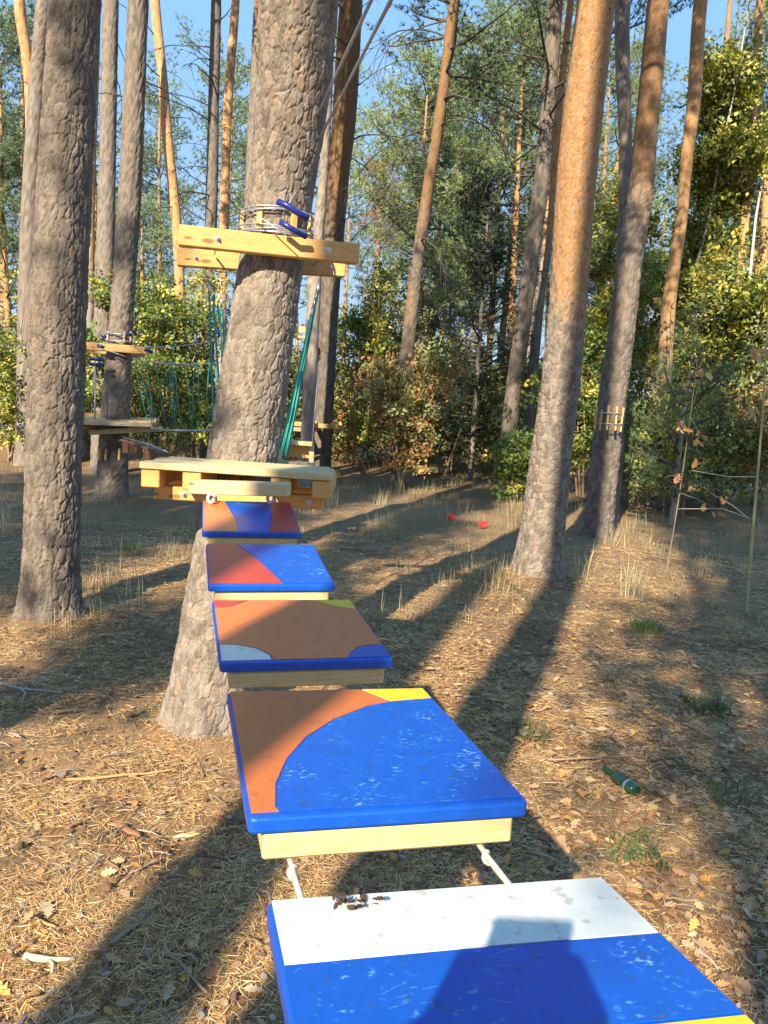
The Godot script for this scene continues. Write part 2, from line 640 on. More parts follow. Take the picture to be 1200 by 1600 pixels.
func oak_leaf(sd: int, l: float) -> ArrayMesh:            # lobed, curled, lies in xz, stalk at the origin
	var r := RandomNumberGenerator.new()
	r.seed = sd
	var m := MB.new()
	var curl := r.randf_range(-1.6, 1.6)
	var cup := r.randf_range(0.2, 0.9)
	var prof := [[0.0, 0.02], [0.12, 0.06], [0.22, 0.2], [0.32, 0.11], [0.46, 0.3], [0.56, 0.17], [0.7, 0.3], [0.82, 0.16], [0.93, 0.17], [1.0, 0.03]]
	var bendf := func(t, w):
		return Vector3(l * t, l * (0.10 * sin(t * 3.0) * curl * 0.6 + cup * w * w * 1.4 * (1.0 if curl > -0.4 else -1.0)), l * w)
	var mid := []
	for row in prof:
		mid.append(m.p(bendf.call(row[0], 0.0)))
	for s in [-1.0, 1.0]:
		var edge := []
		for row in prof:
			edge.append(m.p(bendf.call(row[0], s * row[1] * r.randf_range(0.85, 1.15))))
		for k in prof.size() - 1:
			if s > 0:
				m.quad(mid[k], edge[k], edge[k + 1], mid[k + 1])
			else:
				m.quad(mid[k], mid[k + 1], edge[k + 1], edge[k])
	return m.done(true)

func put_branches(tree: Node3D, rows: Array, y0: float, y1: float, count: int, big: float, r: RandomNumberGenerator, toward := -1.0) -> void:
	var path := smooth_path(rows, 60)
	for k in count:
		var y := lerpf(y0, y1, (k + r.randf()) / count)
		var q: Array = path[0]
		for row in path:
			if row[0].y <= y:
				q = row
		var a := r.randf() * TAU
		var s := big * r.randf_range(0.55, 1.25)
		var b := Basis(Vector3.UP, a) * Basis(Vector3(0, 0, 1), r.randf_range(-0.5, 0.35))
		part("branch", branch_meshes[r.randi() % branch_meshes.size()], M.branch, tree, Transform3D(b.scaled(Vector3(s, s, s)), q[0] + Vector3(cos(a), 0, -sin(a)) * q[1] * 0.7))

# needle crown: limbs from the stem with shoots along them; returns shoots as transforms relative to the tree
func pine_crown(tree: Node3D, rows: Array, y0: float, y1: float, reach: float, limbs: int, per: int, col: Color, r: RandomNumberGenerator, size := 1.0) -> void:
	var path := smooth_path(rows, 60)
	var wood_mb := MB.new()
	var xfs := []
	var cols := []
	for k in limbs:
		var f := (k + r.randf()) / limbs
		var y := lerpf(y0, y1, f)
		var q: Vector3 = path[0][0]
		for row in path:
			if row[0].y <= y:
				q = row[0]
		var a := r.randf() * TAU
		var len := reach * (1.0 - 0.62 * pow(f, 1.5)) * r.randf_range(0.55, 1.15)
		var d := Vector3(cos(a), r.randf_range(-0.12, 0.35) + 0.25 * f, sin(a)).normalized()
		var pts := []
		var rad := []
		var e := q
		for s in 6:
			pts.append(e)
			rad.append(lerpf(0.035, 0.008, s / 5.0))
			e += d * len / 5.0
			d = (d + Vector3(r.randf_range(-0.15, 0.15), r.randf_range(-0.05, 0.2), r.randf_range(-0.15, 0.15))).normalized()
		wood_mb.tube(pts, rad, 4, false)
		for s in per:
			var t := pow(r.randf(), 0.6) * 4.999
			if t < 1.0:
				t = 1.0 + r.randf() * 3.9
			var b: Vector3 = pts[int(t)].lerp(pts[int(t) + 1], t - int(t))
			var sd := (d + Vector3(r.randf_range(-1, 1), r.randf_range(-0.3, 0.7), r.randf_range(-1, 1)) * 1.1).normalized()
			var sc := size * r.randf_range(0.8, 1.5)
			b += Vector3(r.randf_range(-0.2, 0.2), r.randf_range(-0.1, 0.2), r.randf_range(-0.2, 0.2)) * size
			xfs.append(Transform3D(_towards(sd, r.randf() * TAU).scaled(Vector3(sc, sc, sc)), b))
			var w := r.randf_range(0.7, 1.3)
			cols.append(Color(col.r * w * r.randf_range(0.9, 1.15), col.g * w, col.b * w * r.randf_range(0.85, 1.1)))
	part("branchwork", wood_mb.done(true), M.branch, tree).set_meta("kind", "stuff")
	many("crown", spray_mesh, M.needles, tree, xfs, cols)

func _towards(x: Vector3, spin := 0.0) -> Basis:
	var z := x.cross(Vector3.UP if absf(x.y) < 0.95 else Vector3.RIGHT).normalized()
	var y := z.cross(x)
	return Basis(x, y, z) * Basis(Vector3.RIGHT, spin)

# rows given as [px, py, depth, width in px] from base to the top of the frame, then grown on upwards
func trunk_rows(list: Array, top_h: float, base_px := true) -> Array:
	var rows := []
	for k in list.size():
		var e: Array = list[k]
		var q := at(e[0], e[1], e[2])
		if k == 0:
			q.y = gh(q.x, q.z) - 0.06
		rows.append([q, e[3] * e[2] / FOCAL / 2.0])
	var n := rows.size()
	var d: Vector3 = (rows[n - 1][0] - rows[maxi(n - 3, 0)][0])
	d = d / maxf(d.y, 0.1)
	d = Vector3(d.x * 0.6, 1, d.z * 0.6)
	var q0: Vector3 = rows[n - 1][0]
	var r0: float = rows[n - 1][1]
	var seg: float = q0.y - rows[n - 2][0].y
	var y := q0.y
	while y < top_h - 0.01:
		seg *= 1.5
		y = minf(y + seg, top_h)
		if top_h - y < seg * 0.4:
			y = top_h
		var f := (y - q0.y) / maxf(top_h - q0.y, 0.1)
		rows.append([q0 + d * (y - q0.y) + Vector3(sin(f * 3.0) * 0.1, 0, sin(f * 2.0) * 0.1), lerpf(r0, 0.05, pow(f, 1.3))])
	return rows

func local_rows(rows: Array) -> Array:
	var o: Vector3 = rows[0][0]
	var out := []
	for e in rows:
		out.append([e[0] - o, e[1]])
	return out

func pine(label: String, list: Array, top_h: float, o: Dictionary) -> Node3D:
	var rows := trunk_rows(list, top_h)
	return pine_at(label, rows, o)

func pine_at(label: String, rows: Array, o: Dictionary) -> Node3D:
	var tree := thing("pine_tree", label, "pine tree", rows[0][0], o.get("group", ""))
	var loc := local_rows(rows)
	var d := {"nu": 36, "nv": 160, "plate": 0.04, "amp": 0.012, "orange": 5.0, "blend": 2.0, "tone": 1.0, "flare": 0.04, "off": rng.randf() * 100.0}
	d.merge(o, true)
	part("trunk", bark_mesh(loc, d), M.bark if d.nu > 50 else M.bark_far, tree)
	var r := RandomNumberGenerator.new()
	r.seed = hash(label)
	if o.has("dead"):
		put_branches(tree, loc, o.dead[0], o.dead[1], o.dead[2], o.dead[3], r)
	if o.has("crown"):
		var cr: Array = o.crown            # y0, y1, reach, limbs, shoots per limb, colour
		pine_crown(tree, loc, cr[0], cr[1], cr[2], cr[3], cr[4], cr[5], r, o.get("shoot", 1.0))
	return tree

func leafy(called: String, label: String, category: String, where: Vector3, h: float, w: float, n: int, pal: Array, sd: int, mesh: ArrayMesh, o := {}) -> Node3D:
	var r := RandomNumberGenerator.new()
	r.seed = sd
	var t := thing(called, label, category, where, o.get("group", ""))
	var stems: int = o.get("stems", 4)
	var low: float = o.get("low", 0.08)
	var ends := []
	for s in stems:
		var m := MB.new()
		var pts := []
		var rad := []
		var q := Vector3(r.randf_range(-0.15, 0.15), -0.05, r.randf_range(-0.15, 0.15))
		var d := Vector3(r.randf_range(-1, 1) * w / h * 0.7, 1, r.randf_range(-1, 1) * w / h * 0.7).normalized()
		var len := h * r.randf_range(0.75, 1.0)
		for k in 9:
			pts.append(q)
			rad.append(lerpf(o.get("stem_r", 0.03), 0.004, k / 8.0))
			q += d * len / 8.0
			d = (d + Vector3(r.randf_range(-0.14, 0.14), 0.02, r.randf_range(-0.14, 0.14))).normalized()
		m.tube(pts, rad, 6, false)
		for b in 8:
			var f := r.randf_range(maxf(low, 0.15), 0.95) * 7.99
			var bq: Vector3 = pts[int(f)].lerp(pts[int(f) + 1], f - int(f))
			var a := r.randf() * TAU
			var bl := w * r.randf_range(0.4, 0.9) * (1.15 - f / 8.0)
			var bd := Vector3(cos(a), r.randf_range(0.1, 0.6), sin(a)).normalized()
			var e := bq + bd * bl
			m.tube([bq, bq.lerp(e, 0.5) + Vector3(0, 0.05, 0), e], [0.009, 0.006, 0.003], 4, false)
			ends.append([bq, e])
		part("stem", m.done(true), o.get("stem_mat", M.twig), t)
	var xfs := []
	var cols := []
	for k in n:
		var e: Array = ends[r.randi() % ends.size()]
		var q: Vector3 = e[0].lerp(e[1], r.randf_range(0.15, 1.05)) + Vector3(r.randf_range(-1, 1), r.randf_range(-0.7, 0.8), r.randf_range(-1, 1)) * w * 0.18
		if q.y < h * low:
			q.y = h * low + r.randf() * h * 0.2
		var d := Vector3(r.randf_range(-1, 1), r.randf_range(-0.5, 0.5), r.randf_range(-1, 1)).normalized()
		var s: float = r.randf_range(0.75, 1.35) * o.get("size", 1.0)
		xfs.append(Transform3D(_towards(d, r.randf() * TAU).scaled(Vector3(s, s, s)), q))
		var cc: Color = pal[mini(int(pow(r.randf(), 1.2) * pal.size()), pal.size() - 1)]
		var g := r.randf_range(0.7, 1.25)
		cols.append(Color(cc.r * g, cc.g * g, cc.b * g))
	many("crown", mesh, M.leaves, t, xfs, cols)
	return t


# ------------------------------------------------------------------ ready
func _ready() -> void:
	rng.seed = 20241
	# camera
	cam = Camera3D.new()
	cam.name = "camera"
	add_child(cam)
	cam.fov = 67.3
	cam.near = 0.03
	cam.far = 800.0
	cam.transform = Transform3D(Basis(Vector3.RIGHT, deg_to_rad(-8.0)) * Basis(Vector3(0, 0, 1), deg_to_rad(3.0)), Vector3(0, 1.8, 0))
	cam.current = true
	# sky
	var env := Environment.new()
	env.background_mode = Environment.BG_SKY
	var sky := Sky.new()
	var sm := ProceduralSkyMaterial.new()
	sm.sky_top_color = Color(0.37, 0.56, 0.75)
	sm.sky_horizon_color = Color(0.56, 0.64, 0.70)
	sm.sky_curve = 0.22
	sm.ground_bottom_color = Color(0.25, 0.22, 0.18)
	sm.ground_horizon_color = Color(0.55, 0.6, 0.62)
	sm.sky_energy_multiplier = 1.0
	sky.sky_material = sm
	env.sky = sky
	env.tonemap_mode = Environment.TONE_MAPPER_LINEAR
	env.tonemap_exposure = 2.25
	env.sdfgi_enabled = true
	env.ssao_enabled = true
	env.ssil_enabled = true
	var we := WorldEnvironment.new()
	we.name = "world_environment"
	we.environment = env
	add_child(we)
	# sun
	var sun := DirectionalLight3D.new()
	sun.name = "sun"
	sun.light_energy = 1.6
	sun.light_color = Color(1.0, 0.945, 0.835)
	sun.light_angular_distance = 0.53
	sun.shadow_enabled = true
	add_child(sun)
	var az := deg_to_rad(SUN_AZ)
	var el := deg_to_rad(SUN_EL)
	var dir := Vector3(sin(az) * cos(el), -sin(el), -cos(az) * cos(el))
	sun.transform = Transform3D(Basis.looking_at(dir, Vector3.UP), Vector3(-6, 12, 14))

	n_low.seed = 4
	n_low.noise_type = FastNoiseLite.TYPE_SIMPLEX_SMOOTH
	n_low.frequency = 0.02
	n_low.fractal_octaves = 3
	n_mid.seed = 8
	n_mid.noise_type = FastNoiseLite.TYPE_SIMPLEX_SMOOTH
	n_mid.frequency = 0.06
	n_mid.fractal_octaves = 3
	for nn in [n_cell, n_cellv]:
		nn.seed = 12
		nn.noise_type = FastNoiseLite.TYPE_CELLULAR
		nn.frequency = 1.0
		nn.fractal_type = FastNoiseLite.FRACTAL_NONE
		nn.cellular_jitter = 0.95
	n_cell.cellular_return_type = FastNoiseLite.RETURN_DISTANCE2_SUB
	n_cellv.cellular_return_type = FastNoiseLite.RETURN_CELL_VALUE
	make_materials()
	for k in 7:
		branch_meshes.append(dead_branch(100 + k, 1.0 + 0.25 * k))
	spray_mesh = make_spray()
	sprig_mesh = make_sprig(0.085, 0.028, 13, 5)
	for k in 6:
		leaf_meshes.append(oak_leaf(300 + k, 1.0))

	build_ground()
	build_near_trees()
	build_wood()
	build_bridge()
	build_main_platform()
	build_left_course()
	build_far_course()
	build_floor_things()
	build_litter()
	build_person()


# ------------------------------------------------------------------ ground
func build_ground() -> void:
	var n := 250
	var v := PackedVector3Array()
	var c := PackedColorArray()
	var ix := PackedInt32Array()
	for j in n + 1:
		var b := 2.0 * j / n - 1.0
		var z := -4.0 - (7.0 * b + 170.0 * pow(absf(b), 5.0) * signf(b))
		for i in n + 1:
			var a := 2.0 * i / n - 1.0
			var x := 7.0 * a + 170.0 * pow(absf(a), 5.0) * signf(a)
			var fine := n_mid.get_noise_2d(x * 60.0, z * 60.0) * 0.018
			v.append(Vector3(x, gh(x, z) + fine, z))
			var w := n_low.get_noise_2d(x * 30.0, z * 30.0)
			var u := n_mid.get_noise_2d(x * 30.0 + 30.0, z * 30.0)
			var cc := Color(1.0, 0.98, 0.93).lerp(Color(0.66, 0.58, 0.52), smoothstep(-0.1, 0.55, w + u * 0.6))
			cc = cc.lerp(Color(0.75, 0.85, 0.6), smoothstep(0.35, 0.7, u - w * 0.4) * 0.5)
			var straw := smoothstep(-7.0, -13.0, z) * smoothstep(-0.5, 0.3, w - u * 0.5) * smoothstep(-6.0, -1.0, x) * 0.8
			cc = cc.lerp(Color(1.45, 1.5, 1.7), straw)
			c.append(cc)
	for j in n:
		for i in n:
			var a0 := j * (n + 1) + i
			ix.append(a0); ix.append(a0 + n + 1); ix.append(a0 + 1)
			ix.append(a0 + 1); ix.append(a0 + n + 1); ix.append(a0 + n + 2)
	var a := []
	a.resize(Mesh.ARRAY_MAX)
	a[Mesh.ARRAY_VERTEX] = v
	a[Mesh.ARRAY_COLOR] = c
	a[Mesh.ARRAY_INDEX] = ix
	var st := SurfaceTool.new()
	st.create_from_arrays(a)
	st.generate_normals()
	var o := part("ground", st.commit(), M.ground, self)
	o.set_meta("kind", "structure")


# ------------------------------------------------------------------ trees one can tell apart
var main_rows := []

func build_near_trees() -> void:
	# the pine that carries the platform
	var list := [[322, 1137, 4.22, 118], [331, 1047, 4.25, 111], [346, 937, 4.31, 110], [364, 827, 4.38, 109], [381, 700, 4.44, 107], [397, 595, 4.42, 104], [421, 430, 4.35, 98], [439, 300, 4.28, 99], [457, 150, 4.12, 112], [467, 0, 3.95, 122]]
	main_rows = trunk_rows(list, 15.0)
	pine_at("thick leaning pine carrying the bolted beams and platform at the end of the steps", main_rows, {"nu": 250, "nv": 1150, "plate": 0.035, "stretch": 0.44, "crown": [8.6, 15.0, 2.2, 17, 9, Color(0.07, 0.115, 0.045)], "shoot": 1.4, "amp": 0.0095, "orange": 7.0, "blend": 1.6, "flare": 0.05, "tone": 1.0})
	pine("thick dark pine at the left edge, nearest on that side", [[79, 965, 6.05, 80], [82, 800, 6.0, 79], [88, 600, 5.9, 81], [91, 490, 5.85, 81], [103, 250, 5.75, 77], [118, 0, 5.6, 73]], 15.0, {"nu": 170, "nv": 900, "plate": 0.036, "stretch": 0.30, "crown": [8.6, 15.0, 2.2, 17, 9, Color(0.07, 0.115, 0.045)], "shoot": 1.4, "amp": 0.015, "orange": 9.0, "blend": 2.0, "flare": 0.05, "tone": 0.8})
	pine("slender pine just showing past the left flank of the thick left edge pine", [[40, 722, 17.5, 30], [44, 400, 17.0, 26], [57, 150, 16.5, 24], [69, 0, 16.0, 23]], 16.0, {"orange": 12.0, "tone": 0.62})
	pine("thin orange curved pine at the top left corner", [[34, 716, 22.0, 18], [50, 400, 21.0, 17], [50, 300, 21.0, 17], [46, 125, 20.5, 17], [30, 0, 20.0, 17]], 17.0, {"orange": 3.5, "nu": 24, "nv": 120, "dead": [6.0, 11.0, 7, 1.0]})
	pine("pine carrying the distant platform with blue sleeves on the left", [[174, 780, 12.7, 46], [180, 650, 12.6, 42], [190, 490, 12.5, 34], [203, 300, 12.3, 33], [216, 0, 12.0, 29]], 15.0, {"nu": 56, "nv": 320, "plate": 0.045, "amp": 0.018, "crown": [9.5, 15.0, 2.2, 18, 11, Color(0.07, 0.115, 0.045)], "shoot": 1.4, "orange": 11.0, "tone": 0.85, "dead": [6.0, 9.0, 4, 0.9]})
	pine("straight brown pine rising behind the left platform tree", [[156, 735, 16.5, 27], [158, 600, 16.4, 27], [163, 450, 16.2, 28], [169, 200, 15.9, 24], [173, 0, 15.6, 23]], 15.0, {"nu": 44, "nv": 240, "orange": 12.0, "tone": 0.6, "crown": [10.5, 15.5, 2.2, 16, 10, Color(0.07, 0.115, 0.045)], "shoot": 1.4, "dead": [5.0, 9.5, 6, 1.0]})
	pine("pine with reddish bark between the left edge pine and the left platform", [[138, 713, 20.5, 22], [138, 500, 20.0, 19], [140, 300, 19.6, 16], [146, 150, 19.2, 15], [150, 0, 19.0, 14]], 15.0, {"nu": 36, "orange": 5.0, "tone": 0.95})
	pine("bright orange forked pine curving up left of the dark upper beam end", [[284, 730, 23.0, 18], [283, 560, 23.0, 17], [279, 400, 22.6, 16], [271, 300, 22.3, 16], [262, 220, 22.0, 16], [254, 120, 21.8, 15], [242, 0, 21.5, 15]], 16.0, {"nu": 28, "nv": 180, "orange": 2.5, "blend": 3.0, "dead": [5.0, 12.0, 12, 1.1]})
	pine("dark straight pine with many dead branches behind the upper beam", [[322, 735, 20.0, 20], [326, 460, 19.5, 19], [331, 300, 19.2, 18], [334, 150, 19.0, 16], [338, 0, 18.7, 15]], 15.0, {"nu": 32, "nv": 180, "orange": 12.0, "tone": 0.48, "dead": [4.0, 11.0, 20, 1.15]})
	pine("slim sunlit orange pine close to the right of the dark straight one", [[342, 730, 22.0, 16], [347, 460, 21.6, 15], [351, 300, 21.3, 15], [357, 150, 21.0, 14], [368, 0, 20.5, 13]], 16.0, {"nu": 28, "nv": 180, "orange": 3.5, "blend": 2.5, "dead": [4.5, 11.0, 12, 1.0]})
	pine("grey pine half hidden behind the left side of the platform pine", [[380, 735, 15.0, 28], [396, 300, 14.4, 26], [405, 130, 14.1, 27], [411, 0, 14.0, 27]], 15.0, {"nu": 36, "nv": 200, "orange": 9.0, "tone": 0.6})
	pine("tall pine right behind the platform pine with flaking orange upper bark", [[501, 735, 19.0, 30], [508, 600, 18.9, 29], [516, 450, 18.6, 29], [527, 290, 18.3, 34], [538, 180, 18.0, 38], [549, 0, 17.6, 36]], 17.0, {"nu": 56, "nv": 320, "plate": 0.06, "amp": 0.022, "crown": [10.5, 15.5, 2.2, 16, 10, Color(0.07, 0.115, 0.045)], "shoot": 1.4, "orange": 6.6, "blend": 1.6, "tone": 0.66, "dead": [6.0, 11.0, 10, 1.2]})
	pine("grey pine in front of the orange topped pine, mostly behind the platform pine", [[478, 740, 16.0, 20], [491, 450, 15.6, 20], [504, 290, 15.3, 14], [512, 150, 15.0, 14], [518, 0, 14.8, 13]], 15.0, {"nu": 30, "nv": 180, "orange": 9.0, "tone": 0.8})
	pine("leaning reddish pine in the middle with drooping bare branches", [[622, 726, 17.5, 22], [632, 600, 17.3, 21], [645, 470, 17.0, 20], [654, 400, 16.8, 19], [668, 300, 16.5, 18], [690, 160, 16.0, 17], [709, 0, 15.6, 15]], 14.5, {"nu": 36, "nv": 220, "orange": 5.0, "blend": 4.0, "tone": 0.45, "dead": [4.4, 10.5, 24, 1.15], "crown": [8.0, 13.6, 3.2, 16, 9, Color(0.055, 0.095, 0.035)]})
	pine("dark slanting pine left of the big orange topped pine", [[790, 760, 18.2, 27], [799, 640, 18.0, 25], [815, 520, 17.7, 25], [830, 400, 17.4, 24], [851, 240, 17.0, 23], [868, 0, 16.5, 23]], 16.0, {"nu": 44, "nv": 240, "orange": 11.5, "tone": 0.46, "dead": [5.0, 10.0, 12, 1.1], "crown": [7.4, 14.0, 3.6, 18, 9, Color(0.05, 0.085, 0.03)]})
	pine("pale slim pine squeezed behind the big orange topped pine", [[818, 742, 20.0, 17], [842, 480, 19.6, 15], [853, 400, 19.4, 15], [866, 250, 19.0, 14], [880, 100, 18.6, 13]], 15.0, {"nu": 28, "nv": 160, "orange": 6.0, "tone": 0.85})
	pine("big pine with bright orange upper trunk on the right", [[838, 905, 8.42, 70], [851, 800, 8.35, 65], [862, 700, 8.25, 60], [876, 600, 8.15, 58], [889, 450, 8.0, 57], [899, 300, 7.85, 61], [914, 150, 7.7, 62], [932, 0, 7.55, 59]], 16.0, {"nu": 140, "nv": 760, "plate": 0.045, "amp": 0.017, "crown": [8.6, 15.0, 2.2, 17, 9, Color(0.07, 0.115, 0.045)], "shoot": 1.4, "orange": 3.0, "blend": 1.2, "flare": 0.05})
	pine("dark thin pine behind the pine with the slat guard", [[950, 818, 13.0, 26], [962, 700, 12.9, 26], [974, 420, 12.6, 22], [978, 250, 12.4, 19], [973, 0, 12.1, 22]], 15.0, {"nu": 40, "nv": 200, "orange": 12.0, "tone": 0.6, "crown": [10.5, 15.5, 2.2, 16, 10, Color(0.07, 0.115, 0.045)], "shoot": 1.4})
	pine("leaning pine wearing a guard of short wooden slats", [[931, 840, 11.5, 44], [942, 750, 11.4, 43], [953, 650, 11.3, 42], [967, 550, 11.15, 40], [986, 400, 10.9, 37], [1001, 300, 10.75, 37], [1010, 200, 10.6, 35], [1020, 100, 10.45, 35], [1029, 0, 10.3, 34]], 16.0, {"nu": 100, "nv": 560, "plate": 0.05, "amp": 0.015, "crown": [8.6, 15.0, 2.2, 17, 9, Color(0.07, 0.115, 0.045)], "shoot": 1.4, "tone": 0.85, "orange": 5.2, "blend": 1.4})
	pine("slim orange pine standing alone right of the slat guard pine", [[1030, 735, 16.0, 24], [1042, 520, 15.6, 22], [1050, 440, 15.4, 20], [1064, 350, 15.2, 18], [1073, 250, 15.0, 19], [1085, 150, 14.8, 21], [1095, 0, 14.5, 21]], 16.0, {"nu": 44, "nv": 220, "orange": 2.6, "blend": 2.0, "tone": 0.78, "crown": [10.5, 15.5, 2.2, 16, 10, Color(0.07, 0.115, 0.045)], "shoot": 1.4})
	# thin orange pines at the right edge
	pine("thin pine at the right edge with sunlit orange patches", [[1128, 742, 19.0, 15], [1150, 500, 18.6, 14], [1168, 300, 18.2, 13], [1182, 100, 18.0, 12], [1188, 0, 17.8, 12]], 14.0, {"nu": 24, "nv": 140, "orange": 3.0, "dead": [3.5, 9.0, 8, 0.8]})
	pine("rusty thin pine between the right edge pines", [[1165, 742, 20.5, 14], [1178, 560, 20.2, 14], [1192, 400, 20.0, 13], [1203, 250, 19.5, 12]], 13.0, {"nu": 24, "nv": 140, "orange": 2.2, "dead": [3.0, 8.0, 8, 0.8]})
	pine("dark crooked thin pine left of the right edge pines", [[1090, 742, 21.0, 13], [1105, 560, 20.6, 13], [1118, 380, 20.2, 12], [1124, 200, 20.0, 11]], 13.0, {"nu": 24, "nv": 140, "orange": 4.0, "tone": 0.7, "dead": [3.0, 8.0, 8, 0.8]})
	# trees behind the photographer, whose shadows lie across the steps and the ground
	var spots := [[-0.69, 3.6, 0.235, 0.0, -0.02], [-0.56, 6.0, 0.245, 0.0, -0.14], [-3.38, 5.0, 0.16, 0.1, 0.0], [-5.85, 5.0, 0.17, 0.38, 0.0], [-7.0, 5.5, 0.2, 1.1, 0.02], [2.3, 7.0, 0.2, 1.1, 0.0], [4.6, 8.0, 0.19, 2.0, 0.03], [6.8, 9.0, 0.2, 2.1, 0.0], [-9.2, 6.0, 0.2, 1.7, 0.0], [-11.0, 8.0, 0.2, 1.9, 0.0], [-7.6, 13.0, 0.2, 1.5, 0.0], [-3.3, -1.6, 0.15, 0.0, 0.02], [-7.2, -3.5, 0.2, 0.0, 0.0], [0.95, 6.5, 0.17, 0.5, 0.0], [0.42, 9.5, 0.13, 0.0, 0.01], [-6.6, -5.2, 0.2, 0.0, 0.0]]
	var k := 0
	var words := ["nearest behind the viewer", "second behind the viewer with a leaning stem", "slim behind the viewer on the left", "slimmer still behind the viewer farther left", "behind the viewer well to the left", "behind the viewer on the right", "behind the viewer farther right", "farthest right behind the viewer", "far left behind the viewer", "farthest left behind the viewer", "deepest behind the viewer on the left", "close beside the viewer on the left", "left of the view and ahead of the viewer", "close behind the viewer on the right", "thin and deep behind the viewer on the right", "left of the view level with the edge pine"]
	var sa := sin(deg_to_rad(SUN_AZ))
	var ca := cos(deg_to_rad(SUN_AZ))
	for s in spots:
		var x: float = (s[0] - s[1] * sa) / ca
		var b := Vector3(x, gh(x, s[1]) - 0.06, s[1])
		var rows := [[b, s[2] * 1.05], [b + Vector3(s[4] * 3.0, 3.0, 0), s[2]], [b + Vector3(s[4] * 8.0, 8.0, 0), s[2] * 0.8], [b + Vector3(s[4] * 8.3, 13.0, 0), s[2] * 0.5], [b + Vector3(s[4] * 7.5, 17.0, 0), 0.05]]
		var o := {"nu": 28, "nv": 90, "plate": 0.05, "amp": 0.012, "orange": 7.0}
		if s[3] > 0.0:
			o.crown = [6.4, 16.6, s[3] * 1.25, 40, 16, Color(0.055, 0.095, 0.035)]
			o.shoot = 1.4
		pine_at("tall pine standing " + words[k] + ", outside the picture", rows, o)
		k += 1


